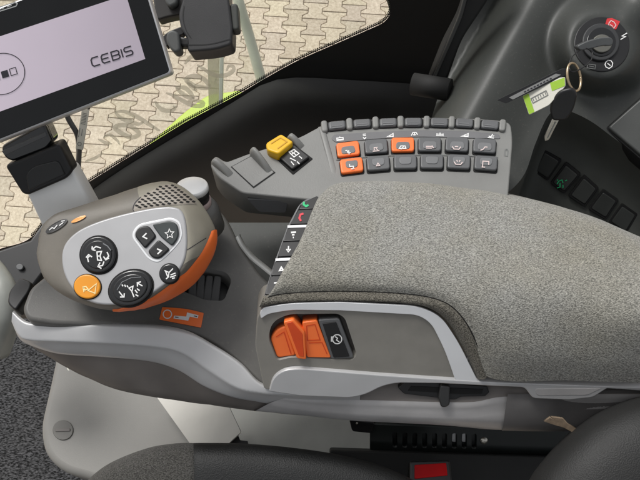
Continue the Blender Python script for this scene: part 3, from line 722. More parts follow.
si = catmull([D(x, y, sdep(x, y)) for x, y in sil], NR, True)
def qd(a, b, bow, t):      # quarter-round-like blend from silhouette a up to face b
    return a.lerp(b, t)
fo = catmull([D(x, y, .885) for x, y in foot], NR, True)
def idx_near(px, py):
    return min(range(NR), key=lambda i: (si[i] - D(px, py, sdep(px, py))).length)
rings = []
mid2 = [D(*[0, 0, 1]) for _ in range(0)]
rings.append(fo)
rings.append([f.lerp(s, .72) + Vector((0, 0, -.012)) for f, s in zip(fo, si)])
rings.append([s + Vector((0, 0, -.010)) + (Vector(sum(si, Vector()) / NR) - s) * .035 for s in si])
rings.append(si)
cen = sum(fa, Vector()) / NR
for t in (.25, .5, .75, .93):
    w = math.sin(t * math.pi / 2); g = 1 - math.cos(t * math.pi / 2)
    rings.append([s + (f - s) * (g * .55 + t * .45) + FP.n * ((f - s).dot(FP.n)) * (w - (g * .55 + t * .45)) for s, f in zip(si, fa)])
rings.append([f - FP.n * .0004 for f in fa])
bm = bmesh.new()
cols = [catmull([rings[j][i] for j in range(len(rings))], 40) for i in range(NR)]
V = [[bm.verts.new(cols[i][j]) for i in range(NR)] for j in range(40)]
for a, b in zip(V, V[1:]):
    for i in range(NR):
        f = bm.faces.new((a[i - 1], a[i], b[i], b[i - 1])); f.smooth = True
bm.faces.new(V[-1]); bm.faces.new(V[0])
shell = link('shell', bm, TAUPE, lv); SK = Skin([shell])
ja_, jb_ = idx_near(140, 186.5), idx_near(211, 252)
if jb_ < ja_: jb_ += NR
own = {i % NR for i in range(ja_ + 1, jb_ + 1)}
b2m = bmesh.new(); b1m = bmesh.new()
for bmx, test in ((b1m, lambda i: i not in own), (b2m, lambda i: i in own)):
    vv = {}
    def gv(i, j):
        if (i, j) not in vv: vv[i, j] = bmx.verts.new(cols[i][j])
        return vv[i, j]
    for j in range(39):
        for i in range(NR):
            if test(i):
                f = bmx.faces.new((gv(i - 1 if i else NR - 1, j), gv(i, j), gv(i, j + 1), gv(i - 1 if i else NR - 1, j + 1))); f.smooth = True
    if bmx is b1m:
        bmx.faces.new([gv(i, 39) if (i, 39) in vv else bmx.verts.new(cols[i][39]) for i in range(NR)])
bpy.data.objects.remove(shell)
link('rear_shell', b1m, TAUPE, lv); link('palm_rest', b2m, mat('olive_grey_plastic', (146, 141, 127), .5, dust=.06), lv)
# orange edge, lies over the lower right flank
bm = bmesh.new(); G = []
i0, i1 = idx_near(216, 231), idx_near(112, 309)
if i1 < i0: i1 += NR
Ncol = i1 - i0
for q in range(Ncol + 1):
    i = (i0 + q) % NR; t = q / Ncol; w = math.sin(math.pi * min(1, .02 + t * 1.0)) ** .6
    lo_, hi = 3.2, 3.2 + 2.1 * w
    col = cols[i]; row = []; near = lambda p: min(range(40), key=lambda j: (col[j] - p).length)
    ja, jb = near(rings[2][i]) , near(rings[4 if t < .5 else 5][i]); jb = ja + (near(rings[6][i]) - ja) * (.25 + .75 * w) if True else jb
    for k in range(9):
        s_ = ja + (jb - ja) * k / 8; j = int(s_); p = col[j].lerp(col[min(39, j + 1)], s_ - j)
        outw = (si[i] - cen); outw = (outw - FP.n * outw.dot(FP.n)).normalized()
        rise = .0022 * math.sin(math.pi * k / 8) ** .5 + .0003
        row.append(bm.verts.new(p + (outw * .75 + FP.n * .6) * rise))
    G.append(row)
for a, b in zip(G, G[1:]):
    for k in range(1, 9):
        f = bm.faces.new((a[k - 1], a[k], b[k], b[k - 1])); f.smooth = True
link('orange_edge', bm, ORANGE, lv)
# face plate
slab('face_plate', [(x, y) for x, y in [((p_ - 0) if False else None) for p_ in []]] or face, FP, .003, .0016, FACE, lv, h=.0012) if False else None
fpts = [(p.x, p.y) for p in catmull([(x, y, 0) for x, y in face], 96, True)]
slab('face_plate', fpts, FP, .003, .0022, FACE, lv, h=.0016)
FH = .0016
def button(cx, cy, rx, ry, rot, m, hh, par, crown=.0, well=2.0):
    w_ = slab('button_well', ell(cx, cy, rx + well, ry + well, rot, 44), FP, .001, .0004, FACE if well > 3 else GAP, par, h=FH + .0005)
    return slab('push_button', ell(cx, cy, rx, ry, rot, 44), FP, .002, .0016, m, par, h=FH + hh, crown=crown)
RB = FP
# round black rotary
b1 = button(99.3, 255.3, 17.6, 18, 0, GLOSS, .0035, lv, well=1.8); b1['label'] = 'round black button with white turning arrows'
b1.name = 'round_button'
slab('button_cap', ell(99.6, 255.6, 13.6, 14, 0, 40), FP, .001, .0009, GLOSS, b1, h=FH + .0050)
H1 = FH + .0056
mark('button_symbol', FP, WHITE, b1, lines=[[(92, 249.5), (96, 246.5), (101, 248)], [(92, 249.5), (92.3, 246.3)], [(92, 249.5), (95.6, 250.5)],
      [(88.5, 262), (87.5, 258), (90, 255.5)], [(86, 257.6), (88.6, 254.6), (92, 257)], [(107, 252), (108.8, 256), (105.8, 259.5)], [(103.5, 256.5), (105.8, 259.8), (109, 258)],
      [(98, 266.3), (102.5, 265.5), (104, 261.5)], [(100, 262.5), (98, 266.5), (101.5, 268.5)], [(97, 252), (101.5, 251.4), (100, 256), (101.5, 260.5), (97.6, 260), (97, 252)], [(98, 256), (100, 256)]], w=1.25, h=H1)
mark('painted_glint_arc', FP, mat('glint_grey', (120, 122, 124), .25), b1, lines=[[(103, 243.5), (107.5, 246), (111, 250.5)]], w=1.1, h=H1)  # highlight on the black cap, painted as a grey arc
# amber
b2 = button(88.3, 287, 13.3, 12, 8, AMBER, .003, lv, well=1.0); b2.name = 'round_button'; b2['label'] = 'round amber button with a white triangle'
mark('button_symbol', FP, mat('cream_print', (250, 226, 160), .5), b2, lines=[[(88, 290.5), (96.3, 283.7), (95, 293.2), (88, 290.5)], [(83, 287), (85, 290), (88, 289), (86, 286.5), (83, 287), (84, 292)]], w=1.1, h=FH + .0035)
# oval rocker
b3 = button(131.5, 288.5, 22, 17, -22, GLOSS, .0035, lv, well=1.8); b3.name = 'oval_button'; b3['label'] = 'oval black rocker button with white arrows'
slab('button_cap', ell(131.8, 288.8, 17.5, 13.2, -22, 40), FP, .001, .0012, GLOSS, b3, h=FH + .0056)
H3 = FH + .0062
mark('button_symbol', FP, WHITE, b3, lines=[[(137.5, 283), (142.5, 286)], [(137.5, 286.5), (137.3, 282.7), (141, 281.8)], [(119, 291.5), (123, 296.5)], [(120, 297), (124, 297), (124.3, 293.3)],
     [(129, 288), (133, 286.2), (132, 291.5), (129, 288)], [(122, 284.5), (123, 286.3)], [(124.6, 284.8), (125.6, 286.8)], [(127, 285.4), (128, 287.2)], [(132, 292), (134, 297)], [(135, 290), (137.5, 293)], [(137, 288.6), (139.6, 290.6)], [(135.5, 294.5), (138.3, 296.2)]], w=1.2, h=H3)
mark('painted_glint_line', FP, MATS['glint_grey'], b3, lines=[[(117, 290), (122, 282), (131, 277.8), (141, 277)]], w=.7, h=H3)  # painted highlight along the cap's upper left, a thin grey line
# small round
b4 = button(170, 274, 9.4, 9.6, 0, GLOSS, .0026, lv, well=1.0); b4.name = 'round_button'; b4['label'] = 'small round black button with white emblem'
mark('button_symbol', FP, WHITE, b4, lines=[[(164.5, 270.5), (169, 272.5), (173, 268.5)], [(169, 272.5), (168.3, 277), (166, 279)], [(165.5, 271), (167.8, 277)], [(170, 277.3), (176, 275.3)], [(170.5, 275), (175.5, 273)], [(172, 278.5), (174.8, 277.8)]], w=1.1, h=FH + .0030)
# triangular cluster
cl_out = [(131, 236, 9), (138, 224.5, 10), (172, 217.5, 9), (181, 222, 7), (183.5, 238, 9), (174, 250, 8), (159, 263.5, 9), (149, 260, 8)]
cb = slab('button_cluster', cl_out, FP, .001, .0005, SILVERB, lv, h=FH + .0007, label='three black keys in a silver frame')
cbw = slab('cluster_bed', [(133.5, 236, 8), (139.5, 226, 9), (171.5, 219.5, 8), (179.5, 223.5, 6), (181.6, 237.5, 8), (173, 248.5, 7), (158.5, 260.8, 8), (150, 258, 7)], FP, .001, .0003, FACE, cb, h=FH + .0009)
for nm, q, sym, mm in (('arrow_key', [(135, 236, 5), (139.5, 228, 5), (149.5, 226, 4), (157.5, 237, 3), (146, 249.5, 3)], [(146.5, 233.2), (143, 236.6), (147.2, 238.8)], BLACK),
               ('arrow_key', [(159.5, 240, 3), (171, 250, 3), (160.5, 259.5, 6), (153, 258.5, 5), (148.5, 252, 3)], [(157, 248.8), (161.2, 250.6), (157.5, 254)], BLACK),
               ('star_key', [(152.5, 225, 4), (170.5, 221.5, 6), (178, 224.5, 5), (180, 237, 6), (173, 246.8, 3), (161.5, 237.5, 3)], None, mat('dark_slate', (52, 58, 58), .35))):
    k_ = slab(nm, q, FP, .002, .0018, mm, cb, h=FH + .0034)
    if sym: mark('key_symbol', FP, WHITE, k_, lines=[sym], w=1.4, h=FH + .0039)
    else:
        stp = [(169.6 + (4.6 if i % 2 == 0 else 2.1) * math.cos(math.radians(-95 + 36 * i)), 233.8 + (5 if i % 2 == 0 else 2.3) * math.sin(math.radians(-95 + 36 * i))) for i in range(10)]
        mark('key_symbol', FP, WHITE, k_, lines=[stp + [stp[0]]], w=.8, h=FH + .0039)
# speaker-like grip mesh on top right
bm = bmesh.new(); gout = [(134.5, 213), (136.5, 203), (146, 194), (160, 188), (174, 185), (186, 187), (196, 194), (203, 205), (190, 207), (172, 207), (150, 210)]
def inside(p, poly):
    c = False; n = len(poly)
    for i in range(n):
        a, b = poly[i - 1], poly[i]
        if (a[1] > p[1]) != (b[1] > p[1]) and p[0] < (b[0] - a[0]) * (p[1] - a[1]) / (b[1] - a[1]) + a[0]: c = not c
    return c
gpoly = [(134.5, 211), (138, 202), (147, 194), (160, 187.5), (170, 185), (180, 189.5), (189, 196), (196, 203.5), (186, 204.5), (170, 205.5), (150, 208.5)]
# skin patch
PS = 28; patch = bmesh.new(); grid = {}
pc = (165, 198)
ring_prev = None; pr = [(pc[0] + (x - pc[0]) * 1.03, pc[1] + (y - pc[1]) * 1.05) for x, y in gpoly]
pr = [(p.x, p.y) for p in catmull([(x, y, 0) for x, y in pr], 60, True)]
cvert = patch.verts.new(SK.pt(pc[0], pc[1], .0009))
allr = []
for k in range(1, 9):
    rr = []
    for x, y in pr:
        p = SK.pt(pc[0] + (x - pc[0]) * k / 8, pc[1] + (y - pc[1]) * k / 8, .0009 if k < 8 else .0002); rr.append(patch.verts.new(p if p is not None else allr[-1][len(rr)].co))
    allr.append(rr)
for i in range(60):
    patch.faces.new((cvert, allr[0][i - 1], allr[0][i])).smooth = True
    for a, b in zip(allr, allr[1:]):
        patch.faces.new((a[i - 1], a[i], b[i], b[i - 1])).smooth = True
gp = link('grip_mesh', patch, TAUPEL, lv)
bmh = bmesh.new()
for r_ in range(-12, 14):
    for c_ in range(-4, 26):
        x = 134 + c_ * 5.9 + (r_ % 2) * 2.95 + (r_) * .0; y = 212 - r_ * 2.5 - (c_ * 5.3) * .10 + .0012 * ((c_ * 5.3 - 35) ** 2)
        sc = 1 - .012 * abs(r_)
        if inside((x, y), gpoly): fillp(bmh, [(x + u * sc, y + v * sc) for u, v in ((-2.2, .2), (-.8, -1.1), (2.2, -.3), (.8, 1.1))], SK, .0013)
link('grip_holes', bmh, GAP, gp)
# seam lines and rear buttons on the shell
for q in ([(135, 213), (133, 209), (135, 203), (141, 197)], [(61.5, 284), (50, 283), (41, 279)], [(187, 250), (198, 243), (206, 238)]): mark('shell_seam', SK, INK, lv, lines=[q], w=.7, h=.0004, smooth=True)
mark('amber_edge_button', SK, AMBER, lv, fills=[ell(79, 219.5, 8, 1.8, -24, 24)], h=.0014, label='slim amber button on the rear edge')
mark('black_edge_button', SK, BLACK, lv, fills=[ell(57, 226.5, 12.5, 3.6, -31, 30)], h=.0014)
mark('edge_symbol', SK, WHITE, lv, lines=[[(50, 230.5), (53, 228), (55, 229), (58, 225.5)], [(60, 226), (64, 223)], [(62, 221.8), (65.5, 221.3)]], w=.9, h=.0019)

# ------------------------------------------------------------------ armrest
ar = thing('armrest', 'padded armrest in speckled grey cloth with silver trim and orange switch', 'armrest')
R1 = [(327, 187), (345, 182), (400, 181.5), (450, 186), (500, 193.5), (560, 208.5), (600, 221), (700, 266)]
R2 = [(317, 198), (342, 192), (400, 191), (450, 195.5), (500, 203), (560, 219), (600, 232), (700, 278)]
R3 = [(300, 238), (345, 238), (400, 240), (450, 244), (510, 254), (570, 270), (620, 285), (700, 318)]
R3b = [(282, 270), (320, 266), (370, 267), (430, 270), (480, 281), (530, 298), (600, 313), (700, 335)]
R4 = [(270, 291), (292, 285), (345, 283), (420, 287), (456, 296), (483, 318), (516, 348), (590, 353), (700, 358)]
R5 = [(263, 298), (284, 293.5), (340, 291), (418, 295), (450, 305), (471, 331), (487, 376.5), (570, 380.5), (700, 385)]
def zr(pts, zs): return [Z(x, y, z) for (x, y), z in zip(pts, zs)]
rows = [zr(R1, [-.06] * 8), zr(R1, [-.020] * 8), zr(R2, [-.0035] * 8), zr(R3, [.003] * 8), zr(R3b, [.002, .003, .003, .002, .001, -.002, -.008, -.01]),
        zr(R4, [-.006, -.004, -.003, -.004, -.006, -.018, -.044, -.050, -.052]), zr(R5, [-.013, -.0125, -.0125, -.013, -.016, -.036, -.088, -.092, -.094])]
rows[0] = [p + Vector((0, .012, -.01)) for p in rows[0]]
g = [catmull(r, 70) for r in rows]
g = [[r[0] + Vector((.004, 0, -.035)), r[0] + Vector((-.0005, 0, -.012)), r[0] + Vector((.0006, 0, -.003))] + r[1:] for r in g]
cu = loft('cushion', [r for r in g], FAB, ar, n=140, sub=8)
for v in cu.data.vertices:
    n_ = noise.noise(v.co * 22) * .0012 + noise.noise(v.co * 60) * .0004; v.co.z += n_
# rolled fabric edge below the seam
P5 = zr(R5[:7], [-.0135, -.013, -.013, -.0135, -.0165, -.0365, -.0885]); SPL = Plane((300, 300, .776), (450, 300, .776), (350, 385, .815))
R6 = [(259, 307), (285, 302.5), (340, 301), (418, 305), (442, 316), (461, 344), (477, 378)]
P6 = [SPL.pt(x, y, .0) for x, y in R6]
A5, A6 = catmull(P5, 60), catmull(P6, 60)
loft('rolled_edge', [[a + Vector((0, .004, -.003)) for a in A5], A5, [a.lerp(b, .35) + SPL.n * .0045 for a, b in zip(A5, A6)], [a.lerp(b, .75) + SPL.n * .004 for a, b in zip(A5, A6)], A6, [b - SPL.n * .006 for b in A6]], FABD, ar, n=60, sub=4)
tube('seam_thread', [a + Vector((0, -.0006, .0005)) for a in A5[1:-3]], .0006, mat('seam_black', (20, 19, 17), .9), ar, n=6, k=120)
# side fascia with switch recess
hole = [(268, 338, 6), (272, 322, 8), (288, 314, 8), (338, 313.5, 5), (345, 318, 6), (357, 355, 5), (352, 360.5, 5), (290, 357.5, 8), (277, 361, 4)]
fas = [(257, 318, 4), (262, 309, 6), (290, 305, 12), (418, 308, 12), (437, 317, 10), (452, 340, 12), (470, 380, 2), (380, 375, 10), (293, 365.5, 10), (280, 370, 8), (270, 390, 2), (264, 389, 2), (255, 345, 6)]
slab('side_fascia', fas, SPL, .03, .003, TAUPE2, ar, holes=[hole], dirv=Vector((0, 1, 0)))
rf = slab('switch_recess', [(262, 308), (364, 308), (364, 366), (262, 366)], SPL, .002, 0, UNDER, ar, h=-.017)
tr = [(260, 311, 2), (264, 306.5, 4), (290, 302.3, 12), (340, 301.3), (418, 305, 12), (441, 315.5, 12), (458, 341, 12), (478, 381, 1), (455, 379, 1), (444, 348, 12), (431, 322.5, 9), (418, 314, 10), (340, 309.5), (290, 309, 10), (268, 313, 4), (261, 318, 2)]
slab('upper_trim', tr, SPL, .006, .002, SILVERB, ar, h=.0026)
lw = [(269, 390, 2), (273, 376, 8), (284, 368.5, 8), (300, 367, 8), (380, 373.5, 8), (440, 377.5), (492, 380.5, 2), (640, 386), (700, 388), (700, 394), (640, 389.5), (606, 387), (592, 396, 4), (568, 398.5), (532, 397, 4), (524, 386, 4), (490, 384.5), (440, 382), (396, 381.5, 8), (381, 385, 8), (366, 393, 8), (350, 396.5, 6), (300, 394.5)]
slab('lower_trim', lw, SPL, .02, .002, SILVER, ar, h=.0034, dirv=Vector((0, 1, 0)))
slab('rail_recess', [(534, 387, 3), (600, 386.5, 2), (586, 393, 3), (536, 393.5, 3)], SPL, .001, .0004, BODYG, ar, h=.0040)
# orange rocker
OP = SPL
oc = slab('orange_switch', [(270, 340, 3), (276, 331, 5), (286, 327, 2), (296, 357, 1), (277, 359.5, 2)], OP, .014, .003, ORANGE, ar, h=-.003)
slab('switch_paddle', [(283.5, 319.5, 1.5), (293.5, 317, 2), (305, 330, 2), (306.5, 357, 1), (297, 356, 2)], OP, .018, .002, ORANGE, oc, h=.006)
slab('paddle_face', [(287, 320.5, 1), (292.5, 319, 1), (302.5, 331, 1), (304, 354, 1), (299, 353, 1)], OP, .001, .0008, mat('orange_shade', (214, 74, 24), .45), oc, h=.0066)
slab('switch_block', [(302, 322, 2), (317, 320, 2), (331, 357.5, 1), (307, 357, 1)], OP, .016, .002, ORANGE, oc, h=.001)
mark('block_groove', OP, MATS['orange_shade'], oc, lines=[[(306.5, 326), (315, 324.5), (320, 340), (307.5, 340.5), (306.5, 326)], [(309, 343), (322, 342.5), (327, 354)]], w=.9, h=.0015)
mark('groove_line', OP, MATS['orange_shade'], oc, lines=[[(276, 337), (284, 332), (291, 354)]], w=.9, h=-.0025)
sb = slab('label_surround', [(318, 320, 2), (339, 318.5, 3), (354, 358, 3), (331, 359, 2)], OP, .012, .002, CONSD, ar, h=.0002)
slab('switch_label', [(322.5, 323, 1), (336, 321.5, 1), (349.5, 356, 1), (333.5, 357, 1)], OP, .002, .0006, BLACK, sb, h=.0016)
mark('engine_symbol', OP, WHITE, sb, lines=[circ(337.2, 339.2, 4.6), [(335, 336.5), (337.5, 338.2), (336.5, 340), (339.4, 342)], [(332.8, 337), (331.5, 337), (331.3, 341), (332.8, 341)]], w=1.0, h=.0021)
# end buttons strip
EP = ZP(-.022)
es = slab('button_strip', [(264, 297, 1), (266, 288, 2), (275, 260), (287, 227), (300, 202, 8), (318, 193.5, 6), (338, 196), (330, 300)], EP, .018, .0015, mat('strip_grey', (104, 105, 106), .4), ar)
for q in ([(287.5, 226.6), (314, 225.8)], [(275.5, 259.8), (305, 258.3)]): mark('strip_divider', EP, SILVERB, es, lines=[q], w=2.4, h=.0022)
BT = [('answer_key', [(303, 203, 3), (318, 196, 3), (322, 209), (299, 210)], GREENP, [[(304, 201.8), (303.6, 204.5), (306, 206.2), (308.5, 205)]], 2.0),
      ('hang_up_key', [(298.5, 211), (322, 210), (318, 224), (290, 225, 1)], REDP, [[(303.5, 213.5), (300.5, 214.5), (299.3, 218), (301, 221)]], 2.0),
      ('arrow_key', [(288, 228.5), (312, 228), (308, 241), (283, 242)], WHITE, [[(291, 232.5), (296, 232.2)], [(292, 234.8), (294.5, 234.6)], [(292.8, 237.5), (293.8, 237.4)]], 1.7),
      ('arrow_key', [(282.5, 243), (308, 242), (304, 256), (277.5, 257.5, 1)], WHITE, [[(288.6, 246), (288.3, 251)], [(286.5, 249), (288.3, 251.6), (290.6, 249)]], 1.3),
      ('arrow_key', [(275, 262.5), (303, 261), (298, 275), (271, 276)], WHITE, [[(279.5, 270.6), (283.5, 270.3), (281.3, 267.2), (279.5, 270.6)]], 1.5),
      ('arrow_key', [(270.5, 277), (297, 276), (292, 296), (265, 295)], WHITE, [[(274, 283), (279, 282.5)]], 1.5)]
for nm, q, mm, sy, w in BT:
    k_ = slab(nm, q, EP, .002, .001, BLACK, es, h=.0018)
    mark('key_symbol', EP, mm, k_, lines=sy, w=w, h=.0024)
mark('strip_edge', EP, GAP, es, lines=[[(268, 290), (276.5, 262), (288.5, 229), (301, 204.5)]], w=.8, h=.0004)

# arm body below (part of the armrest)
b0 = [(285, 393, .827), (310, 394, .828), (380, 384, .826), (440, 381, .826), (490, 383, .826), (540, 388, .827), (600, 386, .828), (700, 388, .83)]
b1_ = [(285, 397, .829), (310, 400, .830), (380, 401, .830), (440, 402.5, .829), (475, 402, .829), (500, 397, .829), (600, 394, .832), (700, 395, .834)]
b2_ = [(268, 404, .836), (300, 410, .838), (380, 417, .838), (440, 420, .838), (500, 421, .840), (550, 416, .843), (600, 410, .845), (700, 400, .85)]
b3_ = [(254, 411, .86), (300, 415, .86), (345, 420, .86), (440, 425, .86), (500, 430, .862), (550, 429, .865), (620, 424, .87), (700, 410, .88)]
b4_ = [(x, y - 15, .97) for x, y, d in b3_]
loft('recess_band', [V3(b0), [a.lerp(b, .5) + Vector((0, .004, 0)) for a, b in zip(catmull(V3(b0), 8), catmull(V3(b1_), 8))], V3(b1_)], UNDER, ar, n=60, sub=4)
loft('lower_body', [[p + Vector((0, .004, .0015)) for p in V3(b1_)], [p + Vector((0, -.001, .0005)) for p in V3(b1_)], [a.lerp(b, .5) for a, b in zip(catmull(V3(b1_), 8), catmull(V3(b2_), 8))], V3(b2_), V3(b3_), V3(b4_)], BODYG, ar, n=80, sub=5)
shade_rows = [[(508, 394, .823), (520, 394, .828), (560, 392, .829), (620, 390, .83), (700, 392, .832)], [(506, 404, .825), (530, 404, .829), (570, 403, .836), (620, 400, .838), (700, 398, .84)], [(504, 420, .833), (530, 421, .840), (570, 420, .848), (620, 412, .85), (700, 402, .85)], [(502, 431, .850), (530, 431.5, .856), (570, 431, .864), (620, 428, .868), (700, 412, .87)], [(502, 415, .96), (530, 415, .96), (570, 415, .97), (620, 412, .97), (700, 400, .97)]]
loft('painted_rear_shade', [V3(q) for q in shade_rows], mat('painted_shade_grey', (104, 102, 101), .5), ar, n=60, sub=4)  # added darker skin over the arm body, its colour stands in for shade
slp = Plane((400, 390, .822), (488, 390, .822), (440, 400, .826))
slab('lever_slot', [(398, 388, 1), (405, 382, 1), (440, 383), (487, 386.5, 1), (489.5, 392.5, 1), (485, 396.5, 1), (461, 397, 1), (455, 400, 2), (404, 394, 2)], slp, .006, .001, BLACK, ar)
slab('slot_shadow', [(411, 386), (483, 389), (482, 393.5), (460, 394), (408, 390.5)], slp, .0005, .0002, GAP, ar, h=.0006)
slab('adjust_lever', [(440.5, 385.5, 2), (450.5, 387, 2), (450, 405, 3), (446, 408, 2), (441, 407.5, 3), (438.5, 398, 2)], slp.up(.006), .008, .0025, mat('lever_black', (44, 44, 44), .35), ar)

# ------------------------------------------------------------------ display and its post
DP = Plane((0, 139, .735), (171, 72, .735), (60, 0, .715))
dis = thing('display_terminal', 'glossy black display terminal showing a lilac start screen', 'display')
dang = math.degrees(math.atan2(72 - 139, 171))
slab('housing', [(171.5, 73, 4), (136, -46, 4), (-152, 66, 4), (-118, 187, 4)], DP, .022, .003, SILVERB, dis)
slab('bezel', [(169.8, 71.8, 4), (134.8, -44, 4), (-149, 67, 4), (-117, 185, 4)], DP, .001, .0008, DGLOSS, dis, h=.0012)
scr = slab('screen', [(145.5, 59), (126.3, -5), (-119, 76), (-100, 148)], DP, .0004, 0, SCREEN, dis, h=.0016)
DS = .0021
def tl(lines, cx, cy, s, sx=1):    # lines on the screen, in its own tilted axes
    a = math.radians(-17.3); c, q = math.cos(a), math.sin(a); sk = .06
    return [[(cx + s * ((x * sx) * c + y * q * -1 * -1 * 0 - y * 0) + s * (y * math.sin(math.radians(13))) * 0 + s * y * (-q) * .9, cy + s * (x * sx) * q + s * y * c) for x, y in l] for l in lines]
GL = {'C': [(1, 0), (.2, 0), (0, .2), (0, .8), (.2, 1), (1, 1)], 'E': [(1, 0), (.2, 0), (0, .2), (0, .8), (.2, 1), (1, 1)], 'B': [(0, 0), (.8, 0), (1, .15), (1, .35), (.85, .5), (1, .65), (1, .85), (.8, 1), (0, 1), (0, 0)], 'I': [(0, 0), (0, 1)], 'S': [(1, 0), (.15, 0), (0, .15), (0, .35), (.15, .5), (.85, .5), (1, .65), (1, .85), (.85, 1), (0, 1)]}
lines = []; x = 0
for ch, w in (('C', 7), ('E', 7), ('B', 7), ('I', 0), ('S', 7)):
    lines.append([(x + px_ * w, py_ * 8.2) for px_, py_ in GL[ch]])
    if ch in 'EB': lines.append([(x + .05 * w, 4.1), (x + .9 * w, 4.1)])
    x += w + 2.5
mark('screen_lettering', DP, INK, scr, lines=tl(lines, 90.5, 58.6, 1.03, 1.08), w=1.35, h=DS)
e_ = ell(1.5, 74, 23.5, 20.5, -17, 60)
mark('screen_ring', DP, INK, scr, lines=[e_ + [e_[0]]], w=.8, h=DS)
mark('screen_squares', DP, INK, scr, lines=tl([[(0, 0), (6.4, 0), (6.4, 6.8), (0, 6.8), (0, 0)], [(-18.5, 0), (-12, 0), (-12, 6.8), (-18.5, 6.8), (-18.5, 0)]], 9.3, 69.2, 1), fills=tl([[(-9, -.1), (-2, -.1), (-2, 7), (-9, 7)]], 9.3, 69.2, 1), w=.8, h=DS)
lever_ = tl([[(-8, 0), (13, 0), (15, 2), (13, 4), (-8, 4), (-10, 2), (-8, 0)], [(-4, 2), (1, 2)], [(4, 2), (9, 2)]], 2.5, 6.2, 1)
mark('bezel_symbol', DP, mat('grey_print', (170, 172, 170), .4), dis, lines=lever_, w=1.0, h=.0017)

pst = thing('display_post', 'silver square post with black clamp head under the display', 'post')
PP = Plane((30, 160, .785), (70, 160, .785), (70, 232, .825))
PQ = PP
slab('post_tube', [(24, 188, 2), (71, 168, 2), (120, 256), (72, 290)], PP, .02, .004, POST, pst)
slab('clamp_collar', [(6.5, 164, 4), (60, 142, 3), (74, 170.5, 4), (68, 177, 3), (30, 193.5, 4), (24, 192, 4)], PP, .018, .004, BLACK, pst, h=.006)
slab('collar_cover', [(28, 172, 5), (36, 164, 8), (60, 158, 5), (67, 172), (31, 188)], PP, .002, .0012, mat('collar_black', (42, 43, 43), .45), pst, h=.0075)
slab('clamp_head', [(1, 146, 3), (44, 122, 3), (53, 142, 3), (48, 148, 3), (14, 161, 3), (6, 158, 3)], PP, .02, .005, GLOSS, pst, h=.003)
slab('head_rib', [(3, 150, 1), (46, 131, 1), (48, 135, 1), (6, 154.5, 1)], PP, .003, .001, CONSD, pst, h=.004)

cb1 = thing('display_cable', 'grey cable with a white barcode sleeve hanging beside the post', 'cable')
tube('cable_sheath', [D(62, 100, .80), D(68, 118, .81), D(77, 134, .82), D(79, 150, .84), D(78.5, 170, .86), D(83, 188, .89), D(92, 205, .92)], .0032, mat('cable_grey', (78, 78, 77), .5), cb1, n=12)
tube('second_sheath', [D(92, 98, .80), D(86, 112, .81), D(82, 130, .82), D(79.5, 150, .835), D(78, 165, .85)], .0028, MATS['cable_grey'], cb1, n=12)
lpz = Plane((81, 109, .812), (88, 110, .812), (78, 150, .829)).up(.008)
slab('sleeve_label', [(82, 108), (88.8, 110), (82.5, 150), (75.5, 148.5)], lpz, .002, .0004, PAPER, cb1)
mark('label_print', lpz, INKG, cb1, lines=[[(82.5 - i * .25, 113 + i * 1.5), (87 - i * .25, 114 + i * 1.5)] for i in range(8)] + [[(80, 128), (78.5, 137)], [(82.5, 129), (81.5, 136)]] + [circ(79.5, 144, 1.8, 12)], w=.6, h=.0005)

# ------------------------------------------------------------------ phone holder near the top
ph = thing('device_holder', 'black plastic device holder with clamp knobs beside the display', 'holder')
HP = Plane((185, 45, .90), (232, 45, .90), (205, 0, .90))
slab('holder_body', [(183, -40, 4), (226, -40, 4), (229, 0), (232.5, 27, 5), (231.5, 44.5, 3), (216, 49.3, 12), (187.5, 52, 3), (187, 38, 4), (181, 30, 6), (178, 14, 8), (182, 0)], HP, .04, .004, mat('holder_black', (52, 52, 53), .5, bump=.1), ph)
mark('holder_crease', HP, BLACK, ph, lines=[[(184, 6), (183, 18), (186, 30), (191, 38)], [(188, 45), (210, 44), (231, 39)]], w=1.0, h=.0004, smooth=True)
slab('clamp_knob', rect(234, 15.5, 8, 27, -3, 4), HP, .02, .004, CONRD, ph, h=-.004)
k2 = slab('clamp_knob', [(168, 34, 4), (173, 31, 4), (180, 34, 3), (181.5, 52, 3), (176, 54.5, 4), (171, 50, 5), (167, 42, 4)], HP, .02, .004, mat('knob_grey', (76, 78, 77), .5), ph, h=.008)
slab('knob_neck', [(178, 36), (190, 38), (190, 46), (178, 46)], HP, .012, .003, BLACK, ph, h=0)
slab('clamp_arm', [(160, 36, 3), (166, 30, 4), (181, 24, 3), (183, 32, 2), (171, 36, 3), (165, 46, 3)], HP, .012, .003, BLACK, ph, h=-.008)
slab('upper_arm', [(148, -20), (186, -20), (182, 11, 2), (163, 15, 3), (155, 18, 3)], HP, .02, .004, mat('bracket_black', (38, 36, 34), .5), ph, h=-.01)
slab('clamp_knob', [(164, -12, 4), (176, -12, 3), (178, 4, 3), (170, 8, 4), (166, 4, 4)], HP, .014, .004, MATS['knob_grey'], ph, h=.004)

